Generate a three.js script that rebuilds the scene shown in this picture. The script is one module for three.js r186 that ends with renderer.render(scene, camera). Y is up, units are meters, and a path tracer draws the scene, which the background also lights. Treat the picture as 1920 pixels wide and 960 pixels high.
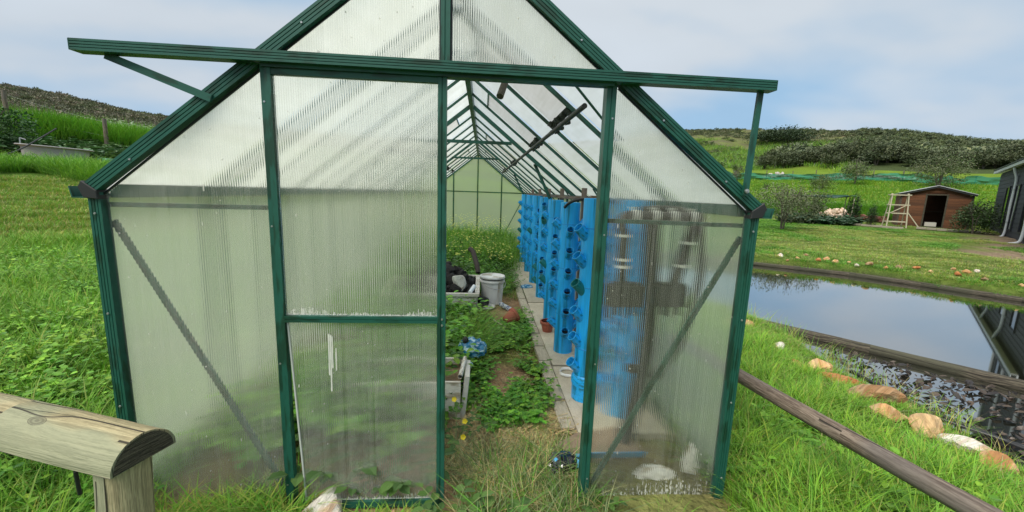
import * as THREE from 'three';
import { mergeGeometries } from 'three/addons/utils/BufferGeometryUtils.js';

// ------------------------------------------------------------------ camera, sky, sun, exposure
const scene = new THREE.Scene();
const camera = new THREE.PerspectiveCamera(64.97, 2, 0.05, 3000);
camera.rotation.order = 'YXZ';
camera.position.set(0.1495, 1.3113, 1.6028);
camera.rotation.set(-0.1596, -0.0759, 0.0341);
scene.add(camera);
const renderer = new THREE.WebGLRenderer({ antialias: true });
renderer.toneMapping = THREE.LinearToneMapping;
renderer.toneMappingExposure = 1.0;
renderer.shadowMap.enabled = true;

const sun = new THREE.DirectionalLight(new THREE.Color(1, 0.95, 0.86), 3.4);
sun.position.set(-26, 46, 24);
sun.target.position.set(0, 0, -4);
sun.shadow.radius = 56;
sun.castShadow = true;
Object.assign(sun.shadow.camera, { left: -60, right: 60, top: 60, bottom: -60, near: 1, far: 250 });
sun.shadow.mapSize.set(4096, 4096);
scene.add(sun, sun.target);

// ------------------------------------------------------------------ random numbers and noise
function rng(seed) { let a = seed >>> 0; return () => { a = (a + 0x6D2B79F5) | 0; let t = Math.imul(a ^ (a >>> 15), 1 | a); t = (t + Math.imul(t ^ (t >>> 7), 61 | t)) ^ t; return ((t ^ (t >>> 14)) >>> 0) / 4294967296; }; }
const hash = (x, y, s = 0) => { let h = Math.imul(x | 0, 374761393) + Math.imul(y | 0, 668265263) + Math.imul(s | 0, 974634777); h = Math.imul(h ^ (h >>> 13), 1274126177); h = Math.imul(h ^ (h >>> 16), 2246822519); return ((h ^ (h >>> 15)) >>> 0) / 4294967296; };
const fade = (t) => t * t * t * (t * (t * 6 - 15) + 10), lerp = (a, b, t) => a + (b - a) * t, clamp = (x, a = 0, b = 1) => Math.min(b, Math.max(a, x));
const sstep = (a, b, x) => { const t = clamp((x - a) / (b - a)); return t * t * (3 - 2 * t); };
function vnoise(x, y, s = 0, per = 0) {
  const ix = Math.floor(x), iy = Math.floor(y), fx = fade(x - ix), fy = fade(y - iy), w = (n) => (per ? ((n % per) + per) % per : n);
  return lerp(lerp(hash(w(ix), w(iy), s), hash(w(ix + 1), w(iy), s), fx), lerp(hash(w(ix), w(iy + 1), s), hash(w(ix + 1), w(iy + 1), s), fx), fy);
}
function fbm(x, y, oct = 4, s = 0, per = 0) { let v = 0, a = 0.5, t = 0; for (let i = 0; i < oct; i++) { v += a * vnoise(x, y, s + i * 17, per ? per << i : 0); t += a; x *= 2; y *= 2; a *= 0.5; } return v / t; }

{ // overcast sky: thin streaked cloud, bluer towards the horizon, brighter overhead
  const W = 1024, H = 512, d = new Float32Array(W * H * 4);
  for (let j = 0; j < H; j++) {
    const el = ((j + 0.5) / H - 0.5) * Math.PI, y = Math.sin(el), up = Math.max(y, 0);
    for (let i = 0; i < W; i++) {
      const a = ((i + 0.5) / W - 0.5) * 2 * Math.PI, dx = Math.cos(a) * Math.cos(el), dz = Math.sin(a) * Math.cos(el), k = 1 / (up + 0.22);
      const px = dx * k, pz = dz * k;
      const n = fbm(px * 1.5 + 3.1, pz * 2.6 + 1.7, 5, 3), n2 = fbm(px * 0.7 + 9, pz * 1.1 + 4, 3, 8);
      const c = clamp(sstep(0.06, 0.42, up) * 0.7 + (n - 0.5) * 2.0 + (n2 - 0.5) * 1.3 + 0.22);
      const t = sstep(0, 0.8, up), o = (j * W + i) * 4;
      const clear = [lerp(0.36, 0.39, t), lerp(0.57, 0.57, t), lerp(0.80, 0.76, t)], hi = sstep(0.42, 1, up), cloud = [lerp(0.55, 0.73, t) + 0.5 * hi, lerp(0.625, 0.78, t) + 0.48 * hi, lerp(0.71, 0.82, t) + 0.42 * hi];
      for (let q = 0; q < 3; q++) d[o + q] = y < -0.02 ? [0.2, 0.22, 0.18][q] : lerp(clear[q], cloud[q], c) * (0.9 + 0.2 * n);
      d[o + 3] = 1;
    }
  }
  const t = new THREE.DataTexture(d, W, H, THREE.RGBAFormat, THREE.FloatType);
  t.mapping = THREE.EquirectangularReflectionMapping; t.magFilter = t.minFilter = THREE.LinearFilter; t.needsUpdate = true;
  scene.background = t; scene.environment = t;
}

// ------------------------------------------------------------------ textures
function tex(w, h, fn, srgb = true) {           // fn(u, v, x, y) -> [r, g, b] in 0..1
  const d = new Uint8Array(w * h * 4);
  for (let y = 0; y < h; y++) for (let x = 0; x < w; x++) { const c = fn(x / w, y / h, x, y), o = (y * w + x) * 4; for (let q = 0; q < 3; q++) d[o + q] = clamp(c[q] ?? c[0]) * 255; d[o + 3] = 255; }
  const t = new THREE.DataTexture(d, w, h, THREE.RGBAFormat); t.wrapS = t.wrapT = THREE.RepeatWrapping; t.magFilter = THREE.LinearFilter; t.minFilter = THREE.LinearMipmapLinearFilter; t.generateMipmaps = true;
  if (srgb) t.colorSpace = THREE.SRGBColorSpace; t.needsUpdate = true; return t;
}
const rep = (t, a, b, ox = 0, oy = 0) => { const c = t.clone(); c.repeat.set(a, b); c.offset.set(ox, oy); c.needsUpdate = true; return c; };
const mix3 = (a, b, t) => [lerp(a[0], b[0], t), lerp(a[1], b[1], t), lerp(a[2], b[2], t)];
const T = {};
T.speck = tex(512, 512, (u, v) => { const n = fbm(u * 16, v * 16, 5, 1, 16), m = fbm(u * 64, v * 64, 3, 5, 64); return [0.55 + 0.45 * (n * 0.6 + m * 0.4)]; });
T.speckB = tex(512, 512, (u, v) => [fbm(u * 24, v * 24, 5, 2, 24)], false);
// wood: u along the grain in metres (one tile = 1.2 m), v around
const grain = (u, v, s) => { const wob = fbm(u * 3, v * 6, 3, s, 0) * 0.03; const a = fbm(u * 3, (v + wob) * 70, 4, s + 1), b = fbm(u * 14, (v + wob) * 260, 3, s + 2), c = fbm(u * 60, v * 200, 2, s + 3); return a * 0.42 + b * 0.36 + c * 0.22; };
const crack = (u, v, s) => { const l = fbm(u * 2.2, v * 3, 2, s + 9) * 0.10, row = (v + l) * 12, id = Math.floor(row), p = hash(id, 3, s), on = vnoise(u * 3 + p * 50, id * 7.1, s + 4); return on > 0.45 && p > 0.25 ? 1 - sstep(0.0, 0.085, Math.abs(row - id - 0.5)) : 0; };
const KNOTS = [[0.13, 0.3, 0.035], [0.42, 0.62, 0.028], [0.63, 0.2, 0.04], [0.82, 0.48, 0.03], [0.3, 0.84, 0.032], [0.93, 0.12, 0.03]];
function wood(light, dark, tintc, s) { return tex(1024, 512, (u0, v0) => { let u = u0, v = v0, kn = 0; for (const [ku, kv, kr] of KNOTS) { const dx = (u0 - ku) * 0.55, dy = v0 - kv, d = Math.hypot(dx, dy * 0.62); v += dy * 1.1 * Math.exp(-((d / kr) ** 2)); if (d < kr * 0.42) kn = Math.max(kn, 0.45 + 0.2 * Math.sin(d / kr * 26)); else if (d < kr * 0.47) kn = 0.75; } const g = grain(u, v, s), c = Math.max(crack(u, v, s), kn * 0.6), k = fbm(u * 3, v * 5, 3, s + 20); let q = mix3(dark, light, sstep(0.25, 0.7, g)); q = mix3(q, tintc, sstep(0.45, 0.7, k) * 0.55); return mix3(q, [0.12, 0.1, 0.08], c * 0.85); }); }
function woodBump(s) { return tex(1024, 512, (u, v) => [clamp(grain(u, v, s) * 0.5 + 0.4 - crack(u, v, s) * 0.8)], false); }
T.pine = wood([0.72, 0.67, 0.52], [0.52, 0.48, 0.36], [0.52, 0.56, 0.47], 11); T.pineB = woodBump(11);
T.grey = wood([0.56, 0.49, 0.42], [0.29, 0.23, 0.19], [0.42, 0.39, 0.37], 31); T.greyB = woodBump(31);
T.dark = wood([0.40, 0.37, 0.31], [0.16, 0.14, 0.11], [0.26, 0.27, 0.2], 51); T.darkB = woodBump(51);
T.plank = wood([0.46, 0.27, 0.15], [0.24, 0.12, 0.07], [0.36, 0.22, 0.14], 71);
T.rock = tex(512, 512, (u, v) => { const n = fbm(u * 6, v * 6, 5, 41, 6), m = fbm(u * 20, v * 20, 4, 45, 20); return mix3([0.76, 0.6, 0.43], [0.84, 0.75, 0.62], sstep(0.35, 0.68, n)).map((c) => c * (0.72 + 0.4 * m)); });
T.grub = tex(512, 512, (u, v) => { const n = fbm(u * 8, v * 8, 5, 161, 8), m = fbm(u * 40, v * 40, 3, 165, 40); return mix3([1, 1, 1], [0.66, 0.6, 0.5], sstep(0.5, 0.72, n) * 0.7).map((c) => c * (0.9 + 0.12 * m)); });
T.stone = tex(512, 512, (u, v) => { const n = fbm(u * 6, v * 6, 5, 171, 6), m = fbm(u * 24, v * 24, 4, 175, 24); return mix3([0.94, 0.92, 0.88], [0.84, 0.7, 0.58], sstep(0.5, 0.8, n)).map((c) => c * (0.74 + 0.36 * m)); });
T.conc = tex(512, 512, (u, v) => { const n = fbm(u * 5, v * 5, 5, 61, 5), m = fbm(u * 60, v * 60, 2, 65, 60); return mix3([0.66, 0.62, 0.55], [0.86, 0.83, 0.77], n * 0.8 + m * 0.3); });

// ------------------------------------------------------------------ materials
const lin = (r, g, b) => new THREE.Color().setRGB(r, g, b);
const std = (c, rough = 0.8, more = {}) => new THREE.MeshPhysicalMaterial({ color: c, roughness: rough, ...more });
const leafy = (c, more = {}) => new THREE.MeshPhysicalMaterial({ color: c, roughness: 0.62, transmission: 0.42, thickness: 0, side: THREE.DoubleSide, vertexColors: true, specularIntensity: 0.5, ...more });
const M = {
  frame: std(lin(0.012, 0.096, 0.066), 0.45, { map: rep(T.grub, 1.3, 5) }),
  black: std(lin(0.018, 0.018, 0.018), 0.55),
  rubber: std(lin(0.012, 0.013, 0.015), 0.4),
  steel: std(lin(0.5, 0.5, 0.5), 0.35, { metalness: 0.8 }),
  blue: std(lin(0.018, 0.45, 1.0), 0.38, { map: rep(T.grub, 2, 1.5) }),
  teal: std(lin(0.012, 0.2, 0.2), 0.45),
  white: std(lin(0.86, 0.86, 0.85), 0.5, { map: rep(T.grub, 0.5, 0.3) }),
  pot: std(lin(0.36, 0.1, 0.06), 0.75),
  soil: std(lin(0.34, 0.23, 0.14), 1, { map: rep(T.speck, 2, 2) }),
  conc: std(lin(1, 1, 1), 0.95, { map: rep(T.conc, 1.4, 1.4), bumpMap: rep(T.speckB, 3, 3), bumpScale: 0.004 }),
  pine: std(lin(1, 1, 1), 0.85, { map: T.pine, bumpMap: T.pineB, bumpScale: 0.008 }),
  greyWood: std(lin(0.98, 1.04, 1.1), 0.85, { map: T.grey, bumpMap: T.greyB, bumpScale: 0.005 }),
  darkWood: std(lin(1, 1, 1), 0.85, { map: T.dark, bumpMap: T.darkB, bumpScale: 0.005 }),
  plank: std(lin(1, 1, 1), 0.8, { map: T.plank }),
  lath: std(lin(0.5, 0.46, 0.33), 0.8),
  blade: leafy(lin(1, 1, 1)), leaf: leafy(lin(1, 1, 1)), crown: leafy(lin(1, 1, 1), { transmission: 0.25 }),
  straw: std(lin(1, 1, 1), 0.8, { vertexColors: true, side: THREE.DoubleSide }),
};

// ------------------------------------------------------------------ naming and grouping helpers
const used = new Map();
function numbered(name) { const n = used.get(name) ?? 0; used.set(name, n + 1); return n ? name + '_' + String(n).padStart(3, '0') : name; }
function tag(o, label, category, group, kind) { o.userData.label = label; if (category) o.userData.category = category; if (group) o.userData.group = group; if (kind) o.userData.kind = kind; return o; }
function shade(o) { o.castShadow = o.receiveShadow = true; return o; }
function mesh(name, geo, mat, parent) { const m = shade(new THREE.Mesh(geo, mat)); m.name = parent ? name : numbered(name); (parent ?? scene).add(m); return m; }
function thing(name, label, category, group) { const g = new THREE.Group(); g.name = numbered(name); scene.add(g); return tag(g, label, category, group); }
function rebase(g, x, y, z) { g.position.set(x, y, z); for (const c of g.children) c.position.sub(g.position); return g; }   // parts built in place, the thing's origin moved to its base
function setting(name, geo, mat) { const m = mesh(name, geo, mat); m.userData.kind = 'structure'; return m; }
function copyOf(src, name, label, group, x, y, z, turn = 0, s = 1) { const c = src.clone(); c.name = numbered(name); scene.add(c); c.position.set(x, y, z); c.rotation.y = turn; if (typeof s === 'number') c.scale.setScalar(s); else c.scale.set(...s); c.userData = { ...src.userData, label }; if (group) c.userData.group = group; return c; }

// ------------------------------------------------------------------ geometry helpers
const V = (x, y, z) => new THREE.Vector3(x, y, z);
function fromTris(pos, col, uv) { const g = new THREE.BufferGeometry(); g.setAttribute('position', new THREE.Float32BufferAttribute(pos, 3)); if (col) g.setAttribute('color', new THREE.Float32BufferAttribute(col, 3)); if (uv) g.setAttribute('uv', new THREE.Float32BufferAttribute(uv, 2)); g.computeVertexNormals(); return g; }
// an aluminium bar from a to b: width w across, depth d along the front normal n, with raised ribs on the front
function bar(a, b, w, d, n = [0, 0, 1], ribs = 0) {
  a = V(...a); b = V(...b); const dir = b.clone().sub(a).normalize(), N = V(...n).addScaledVector(dir, -V(...n).dot(dir)).normalize(), U = new THREE.Vector3().crossVectors(N, dir).normalize();
  const prof = [[-w / 2, -d / 2], [w / 2, -d / 2], [w / 2, d / 2]];
  if (ribs) { const s = w / ribs; for (let i = 0; i < ribs; i++) { const r = w / 2 - i * s; if (i) prof.push([r - s * 0.12, d / 2]); if (i < ribs - 1) prof.push([r - s * 0.84, d / 2], [r - s * 0.94, d / 2 - 0.003], [r - s * 1.04, d / 2 - 0.003]); } }
  prof.push([-w / 2, d / 2]);
  const pos = [], uv = [], P = (q, e) => e.clone().addScaledVector(U, q[0]).addScaledVector(N, q[1]), L = b.distanceTo(a);
  const put = (...v) => v.forEach((p) => pos.push(p.x, p.y, p.z)); let run = 0;
  for (let i = 0; i < prof.length; i++) { const q = prof[i], r = prof[(i + 1) % prof.length], st = Math.hypot(q[0] - r[0], q[1] - r[1]); put(P(q, a), P(r, a), P(r, b), P(q, a), P(r, b), P(q, b)); uv.push(0, run, 0, run + st, L, run + st, 0, run, L, run + st, L, run); run += st; }
  const sh = prof.map((q) => new THREE.Vector2(...q)); for (const [i, j, k] of THREE.ShapeUtils.triangulateShape(sh, [])) { put(P(prof[i], b), P(prof[j], b), P(prof[k], b), P(prof[i], a), P(prof[k], a), P(prof[j], a)); for (const t of [i, j, k, i, k, j]) uv.push(prof[t][0], prof[t][1]); }
  return fromTris(pos, null, uv);
}
const box = (cx, cy, cz, w, h, d) => new THREE.BoxGeometry(w, h, d).translate(cx, cy, cz);
function tube(pts, r, seg = 24, rad = 8) { return new THREE.TubeGeometry(new THREE.CatmullRomCurve3(pts.map((p) => V(...p))), seg, r, rad); }
function rod(a, b, r, r2 = r, rad = 10, open = false) { a = V(...a); b = V(...b); const g = new THREE.CylinderGeometry(r2, r, a.distanceTo(b), rad, 1, open); g.applyQuaternion(new THREE.Quaternion().setFromUnitVectors(V(0, 1, 0), b.clone().sub(a).normalize())); const m = a.add(b).multiplyScalar(0.5); return g.translate(m.x, m.y, m.z); }
const merge = (list) => mergeGeometries(list.map((g) => { const q = g.index ? g.toNonIndexed() : g; for (const k of Object.keys(q.attributes)) if (!['position', 'normal', 'uv', 'color'].includes(k)) q.deleteAttribute(k); return q; }));
// a log between two points: uneven round or half-round section; uv in metres / 1.2 along, / 0.6 around
function logGeo(a, b, rA, rB, { half = false, seed = 1, rough = 0.05, bow = 0, seg = 40, up = [0, 1, 0] } = {}) {
  a = V(...a); b = V(...b); const L = a.distanceTo(b), dir = b.clone().sub(a).normalize(), N = V(...up).addScaledVector(dir, -V(...up).dot(dir)).normalize(), S = new THREE.Vector3().crossVectors(dir, N), nA = half ? 18 : 24, pos = [], uv = [], idx = [];
  const pt = (i, j) => { const t = i / seg, ang = half ? lerp(-Math.PI / 2, Math.PI / 2, j / nA) : (j / nA) * Math.PI * 2, jj = half ? j : j % nA, r = lerp(rA, rB, t) * (1 + rough * 2 * (fbm(t * L * 2.2, jj * 0.35, 3, seed) - 0.5) + rough * 0.8 * (fbm(t * L * 1.1, 3.3, 2, seed + 5) - 0.5)); return a.clone().lerp(b, t).addScaledVector(N, Math.cos(ang) * r + bow * Math.sin(t * Math.PI)).addScaledVector(S, Math.sin(ang) * r); };
  for (let i = 0; i <= seg; i++) for (let j = 0; j <= nA; j++) { const p = pt(i, j); pos.push(p.x, p.y, p.z); uv.push((i / seg) * L / 1.2, (j / nA) * (half ? Math.PI : 2 * Math.PI) * rA / 0.6); }
  for (let i = 0; i < seg; i++) for (let j = 0; j < nA; j++) { const q = i * (nA + 1) + j; idx.push(q, q + nA + 1, q + 1, q + 1, q + nA + 1, q + nA + 2); }
  const side = new THREE.BufferGeometry(); side.setAttribute('position', new THREE.Float32BufferAttribute(pos, 3)); side.setAttribute('uv', new THREE.Float32BufferAttribute(uv, 2)); side.setIndex(idx); side.computeVertexNormals();
  const cap = (i, flip) => { const c = a.clone().lerp(b, i / seg).addScaledVector(N, bow * Math.sin((i / seg) * Math.PI)), p = [], w = []; for (let j = 0; j < nA; j++) { const q = pt(i, j), r = pt(i, j + 1), tri = flip ? [c, r, q] : [c, q, r]; tri.forEach((e) => { p.push(e.x, e.y, e.z); const o = e.clone().sub(c); w.push(o.dot(N) * 1.2, o.dot(S) * 6); }); } return fromTris(p, null, w); };
  const parts = [side.toNonIndexed(), cap(0, true), cap(seg, false)];
  if (half) { const p = [], w = []; for (let i = 0; i < seg; i++) { const A = pt(i, 0), B = pt(i, nA), C = pt(i + 1, 0), D = pt(i + 1, nA); for (const e of [A, C, B, B, C, D]) { p.push(e.x, e.y, e.z); w.push(e.clone().sub(a).dot(dir) / 1.2, e.clone().sub(a).dot(S)); } } parts.push(fromTris(p, null, w)); }
  return merge(parts);
}
function rockGeo(seed, sx, sy, sz, det = 3) {
  const g = new THREE.IcosahedronGeometry(1, det), p = g.attributes.position, r = rng(seed), cuts = []; for (let i = 0; i < 14; i++) cuts.push([V(r() * 2 - 1, r() * 2 - 1, r() * 2 - 1).normalize(), 0.42 + r() * 0.38]);
  const v = V(0, 0, 0), uv = [];
  for (let i = 0; i < p.count; i++) { v.fromBufferAttribute(p, i).normalize(); let k = 1; for (const [n, d] of cuts) { const q = v.dot(n); if (q > 0) k = Math.min(k, d / q); } k *= 1 + 0.16 * (fbm(v.x * 2.4 + v.z * 1.3 + seed, v.y * 2.4 - v.z + 5, 4, seed) - 0.5); v.multiplyScalar(k); p.setXYZ(i, v.x * sx, v.y * sy, v.z * sz); uv.push((v.x + v.z * 0.6) * sx * 3 + seed * 0.37, (v.y + v.z * 0.5) * sy * 3 + seed * 0.71); }
  g.setAttribute('uv', new THREE.Float32BufferAttribute(uv, 2)); g.computeVertexNormals(); return g;
}

// ------------------------------------------------------------------ terrain: heights surveyed by bearing and distance from the gate, flat under the greenhouse and dug out at the pond
const CX = 0.15, CZ = 1.6, GR = -0.06;
const RIGHT = [[0, GR], [3.5, GR], [10.5, -0.03], [12, 0.03], [16, 0.07], [22, 0.13], [30, 0.22], [33.6, 0.3], [35.2, 0.8], [62, 3.66], [90, 7.7], [130, 14.4], [180, 26.4], [260, 30], [420, 14], [900, 0]];
const PROFILE = [
  [-180, [[0, GR], [900, 0]]],
  [-100, [[0, GR], [3, GR], [8, 0.2], [20, 1.4], [60, 4], [160, 12], [260, 12], [900, 0]]],
  [-62, [[0, GR], [3, 0], [4, 0.07], [8, 0.28], [13.5, 1.25], [15, 1.45], [21, 2.05], [24.4, 2.55], [25.4, 3.1], [40, 4.9], [60, 8], [100, 15], [165, 25], [260, 22], [900, 0]]],
  [-46, [[0, GR], [3, -0.02], [4, 0.05], [8, 0.22], [13.5, 1.16], [15, 1.36], [21, 1.96], [24.4, 2.5], [25.4, 3.05], [40, 4.6], [60, 7.0], [100, 12.8], [160, 21.6], [260, 20], [900, 0]]],
  [-34, [[0, GR], [3, -0.04], [5, 0.05], [8, 0.2], [13.5, 1.0], [15, 1.2], [21, 1.8], [24.4, 2.3], [25.4, 2.75], [40, 4.1], [60, 6.4], [100, 11.2], [160, 19.2], [260, 18], [900, 0]]],
  [-8, [[0, GR], [11, GR], [14, 0.1], [20, 0.6], [30, 1.7], [60, 4.6], [100, 9.6], [160, 19.5], [260, 19], [900, 0]]],
  [12, [[0, GR], [11, GR], [16, 0.05], [22, 0.15], [30, 0.8], [60, 3.7], [100, 9.0], [160, 20], [200, 25], [420, 12], [900, 0]]],
  [25, [[0, GR], [10.5, GR], [16, 0.08], [22, 0.16], [30, 0.4], [36, 0.95], [60, 3.7], [90, 8], [130, 14.6], [180, 27.6], [260, 31], [420, 14], [900, 0]]],
  [36, RIGHT],
  [44, RIGHT.map(([r, h]) => [r, r > 120 ? h * 0.93 : h])],
  [56, RIGHT.map(([r, h]) => [r, r > 60 ? h * (r > 120 ? 0.73 : 0.88) : h])],
  [75, [[0, GR], [10, GR], [22, 0.1], [35, 0.6], [60, 3], [130, 9], [180, 13], [420, 8], [900, 0]]],
  [120, [[0, GR], [60, 0.2], [900, 0]]],
  [180, [[0, GR], [900, 0]]],
];
function along(p, r) { let i = 0; while (i < p.length - 2 && r > p[i + 1][0]) i++; const [a, ha] = p[i], [b, hb] = p[i + 1]; return lerp(ha, hb, clamp((r - a) / (b - a))); }
const POND = [[3.02, -6.2], [3.45, -3.6], [3.62, -2.5], [3.5, -1.98], [3.4, -1.5], [3.36, -1.0], [3.33, -0.6], [3.29, -0.2], [3.35, 0.6], [3.7, 2.2], [9.6, 2.2], [10.2, -1.2], [9.05, -4.1], [8.45, -5.2], [7.85, -6.1], [7.1, -6.7], [6.4, -7.25], [5.0, -8.6], [3.6, -9.0]];
const WATER = -0.2;
function polyDist(px, pz) { let best = 1e9, inside = false; for (let i = 0, j = POND.length - 1; i < POND.length; j = i++) { const [ax, az] = POND[j], [bx, bz] = POND[i], ex = bx - ax, ez = bz - az, t = clamp(((px - ax) * ex + (pz - az) * ez) / (ex * ex + ez * ez)); best = Math.min(best, Math.hypot(px - ax - ex * t, pz - az - ez * t)); if ((az > pz) !== (bz > pz) && px < ((bx - ax) * (pz - az)) / (bz - az) + ax) inside = !inside; } return inside ? -best : best; }
const houseRect = (x, z, pad) => Math.hypot(Math.max(Math.abs(x) - 1.3 - pad, 0), Math.max(z - 0.25, -9.5 - z, 0));
function base(x, z) {
  const dx = x - CX, dz = CZ - z, r = Math.hypot(dx, dz), a = (Math.atan2(dx, dz) * 180) / Math.PI; let i = 0; while (i < PROFILE.length - 2 && a > PROFILE[i + 1][0]) i++;
  const [a0, p0] = PROFILE[i], [a1, p1] = PROFILE[i + 1]; return lerp(along(p0, r), along(p1, r), fade(clamp((a - a0) / (a1 - a0))));
}
function ground(x, z) {
  let h = base(x, z); const r = Math.hypot(x - CX, z - CZ);
  h = lerp(GR, h, sstep(0.05, 1.5, houseRect(x, z, 0)));
  h += (fbm(x * 0.5, z * 0.5, 3, 77) - 0.5) * 0.1 * sstep(6, 14, r) + (fbm(x * 0.06, z * 0.06, 3, 78) - 0.5) * 2.2 * sstep(40, 120, r);
  h += (fbm(x * 2.2, z * 2.2, 3, 79) - 0.5) * 0.05 * (houseRect(x, z, 0) < 0.01 ? 0.6 : 1) * (1 - sstep(12, 20, r));
  if (x > 1.6 && r < 20) { const d = polyDist(x, z); if (d < 0.35) h = lerp(h, -0.55, sstep(0.3, -0.35, d)); }
  return h;
}
const at = (deg, r) => { const a = (deg * Math.PI) / 180, x = CX + Math.sin(a) * r, z = CZ - Math.cos(a) * r; return [x, ground(x, z), z]; };
const bearing = (x, z) => [(Math.atan2(x - CX, CZ - z) * 180) / Math.PI, Math.hypot(x - CX, z - CZ)];
const C = { lush: [0.09, 0.17, 0.024], lawn: [0.17, 0.24, 0.045], dry: [0.26, 0.22, 0.095], soil: [0.46, 0.3, 0.175], field: [0.2, 0.32, 0.03], scrub: [0.17, 0.15, 0.1], hillR: [0.2, 0.24, 0.07], mud: [0.06, 0.05, 0.036], plant: [0.08, 0.11, 0.04], dirt: [0.34, 0.25, 0.17] };
const bare = (x, z) => Math.hypot((x - 0.36) / 0.2, (z + 1.18) / 0.26) < 1 || Math.hypot((x - 0.09) / 0.13, (z + 0.52) / 0.16) < 1 || Math.hypot((x - 0.42) / 0.2, (z + 2.75) / 0.35) < 1;   // trodden soil inside
function zone(x, z) {
  const [a, r] = bearing(x, z), n = fbm(x * 0.8, z * 0.8, 4, 90), n2 = fbm(x * 0.07, z * 0.07, 4, 91), f = fbm(x * 5, z * 5, 3, 92); let c;
  if (houseRect(x, z, 0) < 0.02) { c = mix3(C.soil, C.lush, bare(x, z) ? 0 : sstep(0.42, 0.6, n) * 0.7); }
  else if (a < 8) {
    c = mix3(C.lush, C.lawn, sstep(6.8, 8.4, r + (n - 0.5) * 2)); c = mix3(c, C.lush, sstep(13, 14, r)); if (r > 17) c = mix3(C.lawn, C.soil, sstep(0.42, 0.6, n)); if (r > 24.6) c = mix3(C.field, C.lush, n * 0.5);
    if (a > -32) c = r < 14 ? C.lush : mix3(C.field, C.lawn, sstep(0.4, 0.7, n2)); if (r > 44 + n2 * 14) c = mix3(mix3(C.scrub, C.hillR, n2 * 0.7), C.field, a > -32 ? sstep(120, 50, r) * 0.8 : 0);
  } else {
    c = r < 10 ? mix3(C.lush, C.lawn, 0.35 + n * 0.5) : mix3(C.lawn, C.lush, sstep(0.35, 0.7, n)); c = mix3(c, C.dry, sstep(0.55, 0.75, n) * 0.35); if (r > 34) c = mix3(C.field, C.lush, n2 * 0.5); if (r > 68) c = mix3(C.hillR, C.field, sstep(0.45, 0.62, n2) * 0.9);
    if (r > 95) c = mix3(c, C.scrub, sstep(0.4, 0.6, n) * 0.7); if (a > 43.5 && r > 78) c = C.plant;
    if (a > 51.5 && r > 16 && r < 31) c = mix3(c, C.dirt, sstep(52, 55, a + (n - 0.5) * 4));
    if (Math.abs(a - 43.4 - (r - 176) * 0.06) < 0.3 && r > 120) c = [0.34, 0.27, 0.17];
  }
  if (x > 1.6 && r < 20) { const d = polyDist(x, z); c = mix3(c, C.mud, sstep(0.22, 0.02, d)); }
  return c.map((q) => q * (0.75 + 0.5 * f));
}
{
  const NA = 480, rs = [0]; let r = 0.35; while (r < 900) { rs.push(r); r += r < 13 ? 0.13 : r < 30 ? 0.35 : r * 0.025; } rs.push(1600);
  const pos = [], col = [], uv = [], idx = [];
  for (let i = 0; i < rs.length; i++) for (let j = 0; j <= NA; j++) { const a = (j / NA) * Math.PI * 2 - Math.PI, x = CX + Math.sin(a) * rs[i], z = CZ - Math.cos(a) * rs[i]; pos.push(x, ground(x, z), z); col.push(...zone(x, z)); uv.push(x, z); }
  for (let i = 0; i < rs.length - 1; i++) for (let j = 0; j < NA; j++) { const q = i * (NA + 1) + j; idx.push(q, q + 1, q + NA + 1, q + 1, q + NA + 2, q + NA + 1); }
  const g = new THREE.BufferGeometry(); g.setAttribute('position', new THREE.Float32BufferAttribute(pos, 3)); g.setAttribute('color', new THREE.Float32BufferAttribute(col, 3)); g.setAttribute('uv', new THREE.Float32BufferAttribute(uv, 2)); g.setIndex(idx); g.computeVertexNormals();
  setting('ground', g, std(lin(1.25, 1.25, 1.25), 1, { vertexColors: true, map: rep(T.speck, 0.9, 0.9), bumpMap: rep(T.speckB, 1.3, 1.3), bumpScale: 0.03, specularIntensity: 0.2 }));
}
{ // pond
  const c = [6.3, -3.2], s = new THREE.Shape(POND.map(([x, z]) => { const k = 0.3 / Math.hypot(x - c[0], z - c[1]); return new THREE.Vector2(x + (x - c[0]) * k, -(z + (z - c[1]) * k)); }));
  const g = new THREE.ShapeGeometry(s).rotateX(-Math.PI / 2).translate(0, WATER, 0);
  setting('water', g, std(lin(0.012, 0.014, 0.009), 0.035, { ior: 4.2, clearcoat: 1, clearcoatRoughness: 0.03 }));
}

// ------------------------------------------------------------------ the greenhouse
const W2 = 1.285, PW = 0.6425, EAVE = 1.2687, TOP = 2.292, LEN = 9.4, BAY = LEN / 15, SLOPE = (TOP - EAVE) / W2;
const roofY = (x, drop = 0) => TOP - SLOPE * Math.abs(x) - drop;
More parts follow.
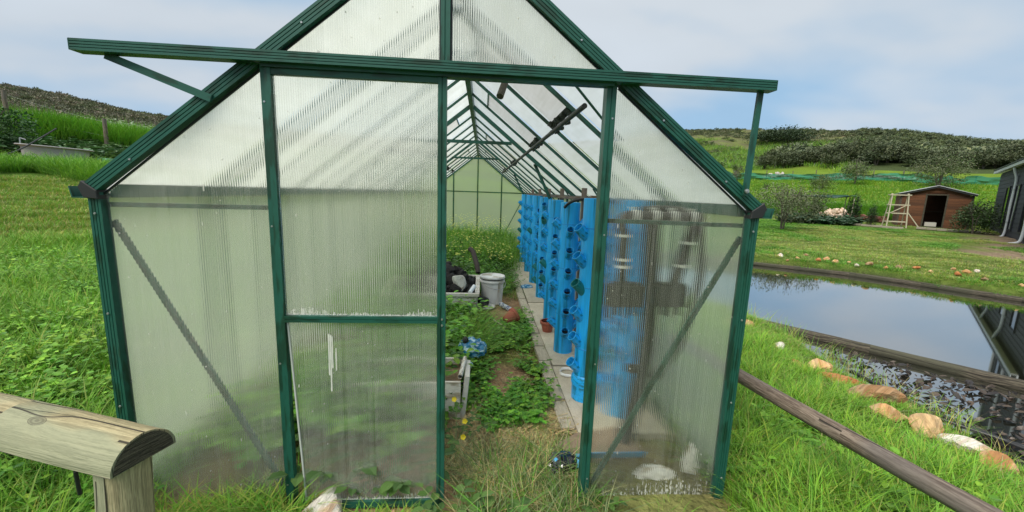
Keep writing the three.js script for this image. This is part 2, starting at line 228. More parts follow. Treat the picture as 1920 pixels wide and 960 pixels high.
// twin-wall sheet: a solid plate whose inner ribs run down it (10 mm apart) and bend the light sideways; specks, lime and torn film are matter on it
const ribs = tex(64, 4, (u) => { const s = 0.125 * Math.sin(u * Math.PI * 2); return [0.5 + 0.5 * s, 0.5, 0.5 + 0.5 * Math.sqrt(1 - s * s)]; }, false);
const RIB = 0.0085;
function sheetMats(w, h, x0, y0, { seed = 1, lime = 0, limeTop = 0, scratches = [], bend = 1, film = 0.04 } = {}) {
  const X = 640, Y = Math.round(Math.min(1024, 640 * h / w)), dirt = new Float32Array(X * Y), r = rng(seed * 91 + 7);
  for (let y = 0; y < Y; y++) for (let x = 0; x < X; x++) {
    const u = (x / X) * w, v = (y / Y) * h, col = Math.floor(u / RIB); let d = film * (0.5 + fbm(u * 5, v * 3, 4, seed) * 1.0) + 0.07 * (hash(col, 5, seed) - 0.5) * fbm(v * 4 + col * 9.7, 2.3, 3, seed + 3);
    if (lime) { const cc = Math.floor(u / (RIB * 0.5)), e = lime * (0.12 + 1.5 * hash(cc, 1, seed) * Math.pow(fbm(u * 7, 0.5, 3, seed + 8), 1.6) + 0.55 * sstep(0.42, 0.7, fbm(u * 3.3, 4, 2, seed + 6))), n = fbm(u * 220, v * 90, 3, seed + 4); if (v < e && n > 0.34 + 0.3 * (v / e)) d = Math.max(d, 0.22 + 0.5 * hash(cc, 7, seed)); }
    if (limeTop && v > h - limeTop * (0.3 + hash(col, 2, seed))) d += 0.25;
    for (const [sx, sy0, sy1, sw] of scratches) { if (Math.abs(u + x0 - sx - (v + y0 - sy1) * 0.012) < sw && v + y0 > sy0 && v + y0 < sy1) d = Math.max(d, 0.95); }
    dirt[y * X + x] = d;
  }
  for (let i = 0; i < 90 * w * h; i++) { const cx = r() * X, cy = r() * Y, q = 0.6 + r() * r() * 1.6, st = r() < 0.12 ? 4 : 1; for (let y = -6; y <= 6; y++) for (let x = -3; x <= 3; x++) { const px = Math.round(cx + x), py = Math.round(cy + y); if (px < 0 || py < 0 || px >= X || py >= Y) continue; if (Math.hypot(x, y / st) < q) dirt[py * X + px] = Math.max(dirt[py * X + px], 0.75); } }
  const px = (u, v) => Math.min(Y - 1, Math.floor(v * Y)) * X + Math.min(X - 1, Math.floor(u * X));
  const map = tex(X, Y, (u, v) => mix3([0.965, 0.965, 0.93], [0.88, 0.88, 0.84], dirt[px(u, v)])), through = tex(X, Y, (u, v) => { const rib = Math.abs(((u * w) / RIB) % 1 - 0.5) * 2; return [clamp((1 - dirt[px(u, v)] * 0.92) * (rib > 0.78 ? 0.9 : 1))]; }, false);
  const k = [1 / w, 1 / h, -x0 / w, -y0 / h];
  return new THREE.MeshPhysicalMaterial({ color: 0xffffff, map: rep(map, ...k), transmission: 1, transmissionMap: rep(through, ...k), roughness: 0.085, ior: 1.38, thickness: 0.006, normalMap: rep(ribs, 1 / RIB, 1), normalScale: new THREE.Vector2(bend, bend), specularIntensity: 0.8 });
}
const plainSheet = new THREE.MeshPhysicalMaterial({ color: lin(0.95, 0.965, 0.93), transmission: 0.95, roughness: 0.47, thickness: 0, ior: 1.3, specularIntensity: 0.6, side: THREE.DoubleSide });
const roofSheet = new THREE.MeshPhysicalMaterial({ color: lin(0.86, 0.865, 0.84), transmission: 0.96, roughness: 0.88, thickness: 0, ior: 1.3, specularIntensity: 0.6, side: THREE.DoubleSide, map: rep(tex(256, 512, (u, v) => { const n = fbm(u * 3, v * 40, 4, 140), m = fbm(u * 6, v * 4, 3, 141); return mix3([0.86, 0.87, 0.85], [0.98, 0.99, 1], n * 0.6 + m * 0.5); }), 1, 1) });
const agedSheet = roofSheet.clone(); agedSheet.color = lin(0.72, 0.68, 0.64);
function sheet(pts, z, t = 0.006) { const s = new THREE.Shape(pts.map(([x, y]) => new THREE.Vector2(x, y))); return new THREE.ExtrudeGeometry(s, { depth: t, bevelEnabled: false }).translate(0, 0, z); }

const gh = thing('greenhouse', 'long gable greenhouse of ribbed clear sheets in a dark green metal frame, doorway half open', 'greenhouse');
{
  const F = M.frame, add = (name, g, m = F, p = gh) => mesh(name, g, m, p);
  const BOT = -0.13;
  for (const s of [-1, 1]) {
    add('corner_post', bar([s * (W2 - 0.021), BOT, 0], [s * (W2 - 0.021), EAVE - 0.012, 0], 0.042, 0.04, [0, 0, 1], 4));
    add('gable_rafter', bar([s * (W2 + 0.012), EAVE - 0.026 + 0.012, 0.008], [s * 0.0, TOP - 0.026, 0.008], 0.045, 0.036, [0, 0, 1], 4));
    add('corner_bracket', (() => { const sh = new THREE.Shape([[0, 0.02], [0.045, -0.012], [0.047, -0.04], [0.002, -0.035], [-0.012, 0.0]].map(([x, y]) => new THREE.Vector2(-s * x, y))); return new THREE.ExtrudeGeometry(sh, { depth: 0.05, bevelEnabled: true, bevelSize: 0.002, bevelThickness: 0.002, bevelSegments: 1 }).translate(s * (W2 + 0.006), EAVE + 0.006, -0.02); })(), M.black);
    // gutter: an open channel along the eave
    { const sh = new THREE.Shape([[0, 0.03], [0, -0.012], [0.05, -0.012], [0.058, 0.03], [0.054, 0.03], [0.046, -0.008], [0.004, -0.008], [0.004, 0.03]].map(([x, y]) => new THREE.Vector2(s * x, y))); add('gutter', new THREE.ExtrudeGeometry(sh, { depth: LEN + 0.02, bevelEnabled: false }).translate(s * (W2 + 0.004), EAVE - 0.022, -LEN), M.frame); }
    add('eave_beam', box(s * (W2 - 0.03), EAVE - 0.005, -LEN / 2 - 0.03, 0.03, 0.055, LEN - 0.06), M.frame);
    add('base_rail', bar([s * (W2 - 0.025), BOT + 0.03, -0.03], [s * (W2 - 0.025), BOT + 0.03, -LEN], 0.06, 0.03, [s, 0, 0]));
    add('girt', bar([s * 0.655, 1.211 - s * 0.006, -0.03], [s * 1.262, 1.206 - s * 0.006, -0.03], 0.017, 0.02));
    add('diagonal_brace', bar([s * 1.25, 1.15, -0.036], [s * 0.672, -0.02, -0.036], 0.022, 0.012));
    add('base_rail', bar([s * 0.65, -0.1, 0], [s * 1.25, -0.1, 0], 0.05, 0.03, [0, 0, 1], 2));
  }
  add('door_post', bar([-0.643, BOT, 0], [-0.643, 1.75, 0], 0.02, 0.05));
  add('door_post', bar([0.629, BOT, 0], [0.629, 1.75, 0], 0.037, 0.05, [0, 0, 1], 2));
  add('centre_bar', bar([0, 1.76, 0], [0, TOP - 0.05, 0], 0.034, 0.045, [0, 0, 1], 2));
  add('track_beam', bar([-1.236, 1.7465, 0.045], [1.251, 1.741, 0.045], 0.037, 0.05, [0, 0, 1], 4));
  add('track_beam', bar([-0.64, 1.722, 0.024], [0.63, 1.72, 0.024], 0.014, 0.045), M.frame);
  for (const e of [-1, 1]) add('end_cap', box(e > 0 ? 1.2515 : -1.2365, e > 0 ? 1.7405 : 1.746, 0.045, 0.003, 0.036, 0.05), M.frame);
  add('track_brace', bar([-1.155, 1.726, 0.03], [-0.82, 1.6, 0.03], 0.026, 0.014));
  add('track_brace', bar([1.215, 1.724, 0.03], [1.197, 1.325, 0.04], 0.02, 0.014));
  { const b = add('bolt', merge([rod([1.197, 1.343, 0.044], [1.197, 1.343, 0.054], 0.009, 0.009, 6), rod([1.197, 1.343, 0.05], [1.197, 1.343, 0.06], 0.005)]), M.steel); b.name = 'bolt'; }
  // gable sheets
  const zP = -0.012;
  add('gable_pane', sheet([[-1.262, -0.1], [-0.656, -0.1], [-0.656, roofY(0.656, 0.05)], [-1.262, roofY(1.262, 0.05)]], zP), sheetMats(0.606, 1.85, -1.262, -0.1, { seed: 3, film: 0.075 }));
  add('gable_pane', sheet([[0.648, -0.1], [1.262, -0.1], [1.262, roofY(1.262, 0.05)], [0.648, roofY(0.648, 0.05)]], zP), sheetMats(0.614, 1.85, 0.648, -0.1, { seed: 5, lime: 0.13, bend: 0.6, film: 0.025 }));
  const topL = [[-0.62, 1.765], [-0.018, 1.765], [-0.018, roofY(0.018, 0.05)], [-0.62, roofY(0.62, 0.05)]], topMat = sheetMats(1.24, 0.5, -0.62, 1.765, { seed: 8, film: 0.075 });
  add('gable_pane', sheet(topL, zP), topMat); add('gable_pane', sheet(topL.map(([x, y]) => [-x, y]).reverse(), zP), topMat);
  const seal = (a, b) => add('seal', bar(a, b, 0.006, 0.008), M.rubber);
  for (const s of [-1, 1]) { const xi = s < 0 ? 0.657 : 0.652; seal([s * 1.2605, -0.09, 0.0], [s * 1.2605, EAVE - 0.03, 0.0]); seal([s * xi, -0.09, 0.0], [s * xi, 1.73, 0.0]); seal([s * 1.255, roofY(1.255, 0.05), 0.0], [s * 0.66, roofY(0.66, 0.05), 0.0]); seal([s * 0.6, roofY(0.6, 0.05), 0.0], [s * 0.02, roofY(0.02, 0.05), 0.0]); seal([s * 0.0205, 1.775, 0.0], [s * 0.0205, 2.2, 0.0]); }
  const screw = (x, y, z) => add('screw', rod([x, y, z], [x, y, z + 0.003], 0.0045, 0.0035, 8), M.steel);
  for (const s of [-1, 1]) { for (const y of [0.05, 0.42, 0.8, 1.18]) screw(s * (W2 - 0.021), y, 0.0235); for (const x of [1.12, 0.84, 0.5, 0.22]) screw(s * x, roofY(x, 0.022), 0.0275);  }
  for (const y of [0.06, 0.6, 1.15, 1.6]) { screw(0.638, y, 0.0235); screw(-0.644, y, 0.0235); }
  // sliding door, closed to the left of the opening
  const door = new THREE.Group(); door.name = 'sliding_door'; gh.add(door); const zD = 0.022;
  add('stile', bar([-0.6225, -0.04, zD], [-0.6225, 1.716, zD], 0.021, 0.03), F, door); add('stile', bar([-0.008, -0.05, zD], [-0.008, 1.722, zD], 0.032, 0.03, [0, 0, 1], 2), F, door);
  add('rail', bar([-0.612, 1.703, zD], [-0.024, 1.7035, zD], 0.02, 0.026), F, door); add('rail', bar([-0.612, 0.789, zD], [-0.024, 0.79, zD], 0.026, 0.03, [0, 0, 1], 2), F, door); add('rail', bar([-0.612, -0.035, zD], [-0.024, -0.035, zD], 0.03, 0.026), F, door);
  add('pane', sheet([[-0.611, 0.803], [-0.025, 0.803], [-0.025, 1.692], [-0.611, 1.692]], zD - 0.006), sheetMats(0.586, 0.889, -0.611, 0.803, { seed: 12, lime: 0.03, film: 0.075 }), door);
  add('pane', sheet([[-0.604, 0.775], [-0.025, 0.775], [-0.025, -0.018], [-0.568, -0.018]], zD - 0.004), sheetMats(0.586, 0.80, -0.611, -0.02, { seed: 15, lime: 0.05, film: 0.075, scratches: [[-0.4535, 0.55, 0.725, 0.0022], [-0.4465, 0.48, 0.72, 0.0025], [-0.44, 0.58, 0.715, 0.002], [-0.427, 0.57, 0.665, 0.0016]] }), door);
  add('edge_trim', bar([-0.6065, 0.775, zD], [-0.571, -0.016, zD], 0.006, 0.01), std(lin(0.5, 0.52, 0.48), 0.3), door);
  for (const y of [0.795, 0.77]) add('screw', rod([-0.004, y, zD + 0.014], [-0.004, y, zD + 0.019], 0.004), M.steel, door);
  // ridge, roof bars, roof sheets, vents, wall bars and wall sheets, bay by bay
  add('ridge_beam', (() => { const sh = new THREE.Shape([[-0.03, -0.02], [-0.022, -0.075], [0.022, -0.075], [0.03, -0.02], [0, 0.0]].map((p) => new THREE.Vector2(...p))); return new THREE.ExtrudeGeometry(sh, { depth: LEN, bevelEnabled: false }).translate(0, TOP - 0.012, -LEN - 0.01); })(), M.frame);
  const roofGeo = (s, xa, xb, z0, z1, drop) => { const A = [s * xa, roofY(xa, drop), z0], B = [s * xb, roofY(xb, drop), z0], Cc = [s * xb, roofY(xb, drop), z1], D = [s * xa, roofY(xa, drop), z1], tri = s > 0 ? [A, B, Cc, A, Cc, D] : [A, Cc, B, A, D, Cc], u = { 0: [0, 0] }; const uv = new Map([[A, [0, 0]], [B, [0, 1]], [Cc, [1, 1]], [D, [1, 0]]]); return fromTris(tri.flat(), null, tri.flatMap((q) => uv.get(q))); };
  const rn = [Math.abs(SLOPE), 1];
  const wallMats = plainSheet;
  for (let k = 0; k < 15; k++) {
    const z0 = -BAY * k - 0.012, z1 = -BAY * (k + 1) + 0.012, zb = -BAY * (k + 1);
    for (const s of [-1, 1]) {
      const n = V(s * rn[0], rn[1], 0).normalize().toArray(), vent = (s > 0 && [1, 3, 7, 11].includes(k)) || (s < 0 && [11, 13, 5].includes(k));
      if (k < 14) add(k % 5 === 4 ? 'truss_rafter' : 'roof_bar', bar([s * 0.02, roofY(0.02, 0.045), zb], [s * (W2 - 0.02), roofY(W2 - 0.02, 0.045), zb], k % 5 === 4 ? 0.034 : k % 2 ? 0.011 : 0.014, k % 5 === 4 ? 0.04 : 0.022, n), M.frame);
      if (vent) {
        add('roof_pane', roofGeo(s, 0.03, 0.17, z0, z1, 0.018), roofSheet); add('roof_pane', roofGeo(s, 0.63, W2, z0, z1, 0.018), roofSheet);
        const v = new THREE.Group(); v.name = 'roof_vent'; gh.add(v);
        add('pane', roofGeo(s, 0.18, 0.628, z0, z1, 0.024), agedSheet, v);
        add('hinge_rail', bar([s * 0.176, roofY(0.176, 0.035), z0], [s * 0.176, roofY(0.176, 0.035), z1], 0.012, 0.012, n), M.frame, v);
        // lower rail with ragged old foam hanging from it
        const r = rng(300 + k + s), parts = [bar([s * 0.605, roofY(0.605, 0.05), z0], [s * 0.605, roofY(0.605, 0.05), z1], 0.04, 0.022, n)]; for (let i = 0; i < 22; i++) { const q = lerp(z0, z1, r()), x = 0.575 + r() * 0.065; parts.push(box(0, 0, 0, 0.01 + r() * 0.02, 0.012 + r() * 0.02, 0.02 + r() * 0.05).rotateZ(r() * 2).translate(s * x, roofY(x, 0.066 + r() * 0.012), q)); }
        add('foam_strip', merge(parts), std(lin(0.03, 0.038, 0.03), 0.95), v);
      } else add('roof_pane', roofGeo(s, 0.03, W2, z0, z1, 0.018), roofSheet);
      if (k < 14) add('wall_bar', bar([s * (W2 - 0.012), BOT, zb], [s * (W2 - 0.012), EAVE - 0.03, zb], 0.022, 0.026, [s, 0, 0]), M.frame);
      add('wall_pane', new THREE.ExtrudeGeometry(new THREE.Shape([[0, 0], [BAY - 0.02, 0], [BAY - 0.02, EAVE + 0.06], [0, EAVE + 0.06]].map((p) => new THREE.Vector2(...p))), { depth: 0.006, bevelEnabled: false }).rotateY(Math.PI / 2).translate(s * (W2 - 0.004) - 0.003, -0.09, -BAY * k - 0.01), wallMats);
    }
    if (k === 4 || k === 9) for (const s of [-1, 1]) {
      add('knee_brace', bar([s * 0.74, roofY(0.74, 0.07), zb - 0.03], [s * 0.94, 1.24, zb - 0.03], 0.035, 0.012));
      if (s > 0) add('tie_beam', bar([-0.46, k === 4 ? 1.846 : 1.905, zb + 0.03], [0.46, k === 4 ? 1.846 : 1.905, zb + 0.03], 0.035, 0.014));
    }
    if (k % 2 === 0 && k < 8) for (const s of [-1, 1]) add('knee_brace', bar([s * 1.1, roofY(1.1, 0.06), zb], [s * 1.235, 1.17, zb], 0.012, 0.008), M.frame);
  }
  // far gable
  const zF = -LEN;
  for (const x of [-PW, 0, PW]) add('gable_post', bar([x, BOT, zF], [x, roofY(x, 0.06), zF], 0.03, 0.04), M.frame);
  add('gable_girt', bar([-W2, 1.262, zF + 0.004], [W2, 1.262, zF + 0.004], 0.026, 0.03), M.frame);
  for (const s of [-1, 1]) { add('corner_post', bar([s * (W2 - 0.02), BOT, zF], [s * (W2 - 0.02), EAVE - 0.03, zF], 0.044, 0.05), M.frame); add('gable_rafter', bar([s * W2, EAVE - 0.03, zF], [0, TOP - 0.03, zF], 0.05, 0.05), M.frame); add('diagonal_brace', bar([s * 1.22, 1.1, zF + 0.03], [s * 0.66, -0.02, zF + 0.03], 0.02, 0.01), M.frame); }
  for (const [a, b] of [[-1.26, -0.66], [-0.625, -0.018], [0.018, 0.625], [0.66, 1.26]]) { add('gable_pane', sheet([[a, -0.1], [b, -0.1], [b, 1.248], [a, 1.248]], zF - 0.012), plainSheet); add('gable_pane', sheet([[a, 1.277], [b, 1.277], [b, Math.max(1.278, roofY(b, 0.05))], [a, Math.max(1.278, roofY(a, 0.05))]], zF - 0.012), plainSheet); }
  // roof-plane wind brace behind the front gable
  add('wind_brace', rod([0.54, 1.79, -0.25], [0.8, 1.57, -0.36], 0.006), M.frame);
  rebase(gh, 0, GR, -0.0);
}

// ------------------------------------------------------------------ outbuildings and the things beyond the pond
const deg = (a) => (a * Math.PI) / 180;
{ // dark house on the right
  const P0 = [15.6, -8.0], P1 = [25.4, -16.6], L = Math.hypot(P1[0] - P0[0], P1[1] - P0[1]), ux = (P1[0] - P0[0]) / L, uz = (P1[1] - P0[1]) / L, turn = Math.atan2(-uz, ux), gy = -0.02, Ht = 3.0;
  const h = thing('house', 'dark slate house wall of horizontal boards at the right edge beyond the pond', 'house'); h.position.set(P0[0], gy, P0[1]); h.rotation.y = turn;   // local x runs along the wall, local +z faces away from the viewer
  const wallM = std(lin(0.028, 0.032, 0.042), 0.7), win = std(lin(0.006, 0.008, 0.012), 0.08), frameM = std(lin(0.012, 0.014, 0.02), 0.5), pipe = std(lin(0.62, 0.64, 0.66), 0.4);
  // the side that faces the pond is local -z (towards smaller bearings)
  const side = -1;
  mesh('core', box(L / 2, Ht / 2, 2.43 * -side, L, Ht, 5), wallM, h);
  { const Lt = 10.6, Hu = 8.1; mesh('upper_storey', box(Lt / 2, (Ht + Hu) / 2 + 0.3, 2.75 * -side, Lt, Hu - Ht, 4.2), wallM, h); const ug = new THREE.BoxGeometry(Lt, 0.176, 0.02).translate(Lt / 2, 0, 0); for (let i = 0; i < 27; i++) { const b = mesh('cladding_board', ug, wallM, h); b.position.set(0, Ht + 0.4 + i * 0.18, 0.64); b.rotation.x = -0.07 * side; } for (const x of [2.6, 6.2, 8.9]) { mesh('downpipe', rod([x + 1.2, Ht + 0.3, 0.58], [x + 1.2, Hu + 0.1, 0.58], 0.045), pipe, h); const w = new THREE.Group(); w.name = 'window'; h.add(w); mesh('pane', box(x, 5.2, 0.615, 0.8, 1.3, 0.01), win, w); for (const e of [-1, 1]) { mesh('frame', box(x + e * 0.43, 5.2, 0.61, 0.06, 1.42, 0.05), frameM, w); mesh('frame', box(x, 5.2 + e * 0.68, 0.61, 0.8, 0.06, 0.05), frameM, w); } } mesh('upper_roof', box(Lt / 2, Hu + 0.36, 2.75, Lt + 0.4, 0.12, 4.8), pipe, h); }
  const bg = new THREE.BoxGeometry(L, 0.176, 0.02).translate(L / 2, 0, 0), shades = [0, 1, 2].map((i) => std(lin(0.026 + i * 0.004, 0.03 + i * 0.004, 0.04 + i * 0.004), 0.65));
  for (let i = 0; i < 16; i++) { const b = mesh('cladding_board', bg, shades[(i * 7) % 3], h); b.position.set(0, 0.16 + i * 0.18, 0.09 * side); b.rotation.x = -0.07 * side; }
  for (const x of [2.6, 4.9, 7.3, 9.6]) { const w = new THREE.Group(); w.name = 'window'; h.add(w); mesh('pane', box(x, 1.35, 0.112 * side, 0.8, 1.7, 0.01), win, w); for (const e of [-1, 1]) mesh('frame', box(x + e * 0.43, 1.35, 0.118 * side, 0.06, 1.82, 0.05), frameM, w); for (const e of [-1, 1]) mesh('frame', box(x, 1.35 + e * 0.88, 0.118 * side, 0.8, 0.06, 0.05), frameM, w); }
  mesh('fascia', box(L / 2, Ht + 0.06, 0.2 * side, L + 0.3, 0.16, 0.03), pipe, h); mesh('gutter', merge([box(L / 2, Ht - 0.02, 0.27 * side, L + 0.3, 0.02, 0.11), box(L / 2, Ht + 0.03, 0.325 * side, L + 0.3, 0.11, 0.012)]), pipe, h);
  const roof = new THREE.ExtrudeGeometry(new THREE.Shape([[-0.35, 0], [2.6, 0.62], [5.5, 0], [5.5, 0.06], [2.6, 0.7], [-0.35, 0.06]].map((p) => new THREE.Vector2(...p))), { depth: L + 0.3, bevelEnabled: false }).rotateY(Math.PI / 2 * -1); roof.translate(0, Ht + 0.1, 0); if (side < 0) roof.scale(1, 1, 1); roof.computeBoundingBox(); roof.translate(-roof.boundingBox.min.x - 0.15, 0, -roof.boundingBox.min.z - 0.35); mesh('roof', roof, std(lin(0.03, 0.032, 0.036), 0.5), h);
  for (const x of [7.9, 4.2]) { const d = mesh('downpipe', merge([tube([[x, Ht - 0.05, 0.27 * side], [x, Ht - 0.25, 0.22 * side], [x, Ht - 0.45, 0.16 * side], [x, 1.5, 0.155 * side], [x, 0.35, 0.155 * side], [x - 0.02, 0.18, 0.2 * side], [x - 0.06, 0.1, 0.45 * side]], 0.045, 40, 10)]), pipe, h); mesh('bracket', merge([box(x, 2.1, 0.13 * side, 0.14, 0.04, 0.1), box(x, 0.8, 0.13 * side, 0.14, 0.04, 0.1)]), pipe, d); }
}
{ // timber shed
  const [x, y, z] = at(50.0, 30.4), a = deg(50.0), s = thing('shed', 'small brown timber shed with a pale-edged gable roof and dark open doorway', 'shed'); s.position.set(x, y - 0.03, z); s.rotation.y = -a + 0.12; s.scale.setScalar(0.86);   // local x to the right, local +z towards the viewer
  const Wd = 2.95, D = 2.6, He = 1.98, Hp = 2.42, dw = [-0.36, 0.36 + 0.08], mats = [0, 1, 2, 3].map((i) => { const m = M.plank.clone(); m.map = rep(T.plank, 0.8, 1, i * 0.3, i * 0.27); m.color = lin(0.78 + i * 0.2, 0.95 + i * 0.22, 0.98 + i * 0.22); return m; });
  const yTop = (q) => lerp(Hp, He, Math.abs(q) / (Wd / 2)), n = 15, ph = 0.155; let k = 0;
  for (let i = 0; i < n; i++) {
    const y0 = 0.06 + i * ph, runs = y0 > 1.96 ? [[-Wd / 2, Wd / 2]] : [[-Wd / 2, dw[0]], [dw[1], Wd / 2]];
    for (let [l, r] of runs) { const lim = y0 + ph > He ? (Hp - y0 - ph * 0.7) / (Hp - He) * Wd / 2 : Wd / 2; l = Math.max(l, -lim); r = Math.min(r, lim); if (r - l < 0.15) continue; const b = mesh('plank', new THREE.BoxGeometry(r - l, ph * 1.03, 0.03).translate((l + r) / 2, 0, 0), mats[(k++ * 5 + i) % 4], s); b.position.set(0, y0 + ph / 2, D / 2 + 0.02); b.rotation.x = -0.06; }
    for (const e of [-1, 1]) if (y0 < He - 0.1) { const b = mesh('plank', new THREE.BoxGeometry(0.03, ph * 1.03, D), mats[(k++ * 3 + i) % 4], s); b.position.set(e * (Wd / 2 + 0.005), y0 + ph / 2, 0); b.rotation.z = e * 0.06; }
  }
  mesh('gable_board', (() => { const sh = new THREE.Shape([[-Wd / 2 + 0.05, He - 0.06], [Wd / 2 - 0.05, He - 0.06], [0.02, Hp - 0.06], [-0.02, Hp - 0.06]].map((p) => new THREE.Vector2(...p))); return new THREE.ExtrudeGeometry(sh, { depth: 0.02, bevelEnabled: false }).translate(0, 0.02, D / 2 - 0.03); })(), mats[1], s);
  mesh('back_wall', (() => { const sh = new THREE.Shape([[-Wd / 2 + 0.02, 0], [Wd / 2 - 0.02, 0], [Wd / 2 - 0.02, He], [0, Hp], [-Wd / 2 + 0.02, He]].map((p) => new THREE.Vector2(...p))); return new THREE.ExtrudeGeometry(sh, { depth: 0.03, bevelEnabled: false }).translate(0, 0.02, -D / 2); })(), mats[0], s); mesh('floor', box(0, 0.02, 0, Wd - 0.06, 0.06, D), M.darkWood, s);
  for (const q of [dw[0] - 0.03, dw[1] + 0.03]) mesh('door_frame', box(q, 0.96, D / 2 + 0.03, 0.07, 1.92, 0.05), M.darkWood, s);
  mesh('door_frame', box(0.04, 1.95, D / 2 + 0.032, 0.94, 0.07, 0.05), M.darkWood, s);
  for (const e of [-1, 1]) { const sl = Math.atan2(Hp - He, Wd / 2), len = Math.hypot(Wd / 2 + 0.1, (Hp - He) * (Wd / 2 + 0.1) / (Wd / 2)), g = new THREE.BoxGeometry(len, 0.03, D + 0.5).translate(e * len / 2, 0.05, 0).rotateZ(-e * sl).translate(0, Hp, 0); mesh('roof_sheet', g, std(lin(0.52, 0.54, 0.56), 0.5), s); mesh('barge_board', new THREE.BoxGeometry(len, 0.1, 0.03).translate(e * len / 2, -0.02, D / 2 + 0.2).rotateZ(-e * sl).translate(0, Hp, 0), std(lin(0.02, 0.022, 0.022), 0.6), s); }
  for (const e of [-1, 1]) mesh('corner_post', box(e * (Wd / 2 - 0.02), He / 2, D / 2 + 0.035, 0.09, He, 0.04), M.darkWood, s);
  // shelf with a crate inside, seen in the doorway
  mesh('shelf', merge([box(0, 0.95, -0.6, 1.6, 0.04, 0.4), box(-0.7, 0.5, -0.6, 0.05, 0.95, 0.4), box(0.7, 0.5, -0.6, 0.05, 0.95, 0.4)]), M.darkWood, s);
  const c = thing('crate', 'pale crate standing just inside the dark doorway of the shed', 'crate'); const p = V(0.0, 0.1, 1.0).multiplyScalar(0.86).applyAxisAngle(V(0, 1, 0), s.rotation.y).add(s.position); c.position.copy(p); c.rotation.y = s.rotation.y; const cm = std(lin(0.5, 0.47, 0.42), 0.8);
  for (const e of [-1, 1]) { mesh('side', box(0, 0.11, e * 0.14, 0.42, 0.2, 0.015), cm, c); mesh('end', box(e * 0.2, 0.11, 0, 0.015, 0.2, 0.26), cm, c); } mesh('bottom', box(0, 0.015, 0, 0.4, 0.02, 0.26), cm, c);
}
{ // ladder-like trellis by the shed
  const [x, y, z] = at(47.75, 26.8), t = thing('garden_trellis', 'tall pale lath trellis with four shelves standing left of the shed', 'trellis'); t.position.set(x, y, z); t.rotation.y = -deg(47.7) + 0.35;
  const H = 1.62; for (const e of [-1, 1]) { mesh('upright', rod([e * 0.37, 0, 0.12], [e * 0.3, H, 0.0], 0.03, 0.028, 6), M.lath, t); mesh('upright', rod([e * 0.37, 0, -0.4], [e * 0.3, H, -0.08], 0.028, 0.026, 6), M.lath, t); }
  for (const q of [0.28, 0.68, 1.08, 1.55]) mesh('shelf', box(0, q, -0.07, 0.8, 0.05, 0.22), M.lath, t);
  mesh('strut', rod([-0.3, 0.68, 0.06], [0.3, 1.08, 0.02], 0.02, 0.02, 6), M.lath, t); mesh('strut', rod([0.36, 0.75, 0], [0.85, 0.02, 0.1], 0.025, 0.025, 6), M.lath, t);
}
{ // shade frame over the vegetable bed
  const t = thing('shade_frame', 'low shade frame of pale poles under dark green cloth beside the olive shrub', 'shade frame'); const A = at(38.6, 28.6), B = at(43.5, 29.2), yT = 1.66, cl = std(lin(0.012, 0.06, 0.04), 0.8, { side: THREE.DoubleSide });
  const dx = B[0] - A[0], dz = B[2] - A[2], L = Math.hypot(dx, dz), bx = -dz / L, bz = dx / L;
  for (const [q, o] of [[0.02, 0], [0.02, -1.3], [0.99, 0], [0.99, -0.5], [0.98, -1.3]]) { const px = A[0] + dx * q - bx * o, pz = A[2] + dz * q - bz * o; mesh('pole', rod([px, ground(px, pz), pz], [px + 0.04, yT, pz], 0.025, 0.022, 7), M.lath, t); }
  const g = new THREE.BoxGeometry(L * 1.04, 0.03, 1.5, 20, 1, 4), p = g.attributes.position; for (let i = 0; i < p.count; i++) p.setY(i, p.getY(i) - 0.09 * Math.sin((p.getX(i) / L + 0.5) * Math.PI) + 0.03 * Math.sin(p.getX(i) * 5 + p.getZ(i) * 4)); g.computeVertexNormals();
  const c = mesh('cloth', g, cl, t); c.position.set(A[0] + dx / 2 - bx * -0.65, yT, A[2] + dz / 2 - bz * -0.65); c.rotation.y = Math.atan2(-dz, dx);
  mesh('hem', rod([A[0], yT - 0.05, A[2]], [B[0] + 0.1, yT, B[2]], 0.07, 0.07, 6), cl, t); rebase(t, ...A);
}
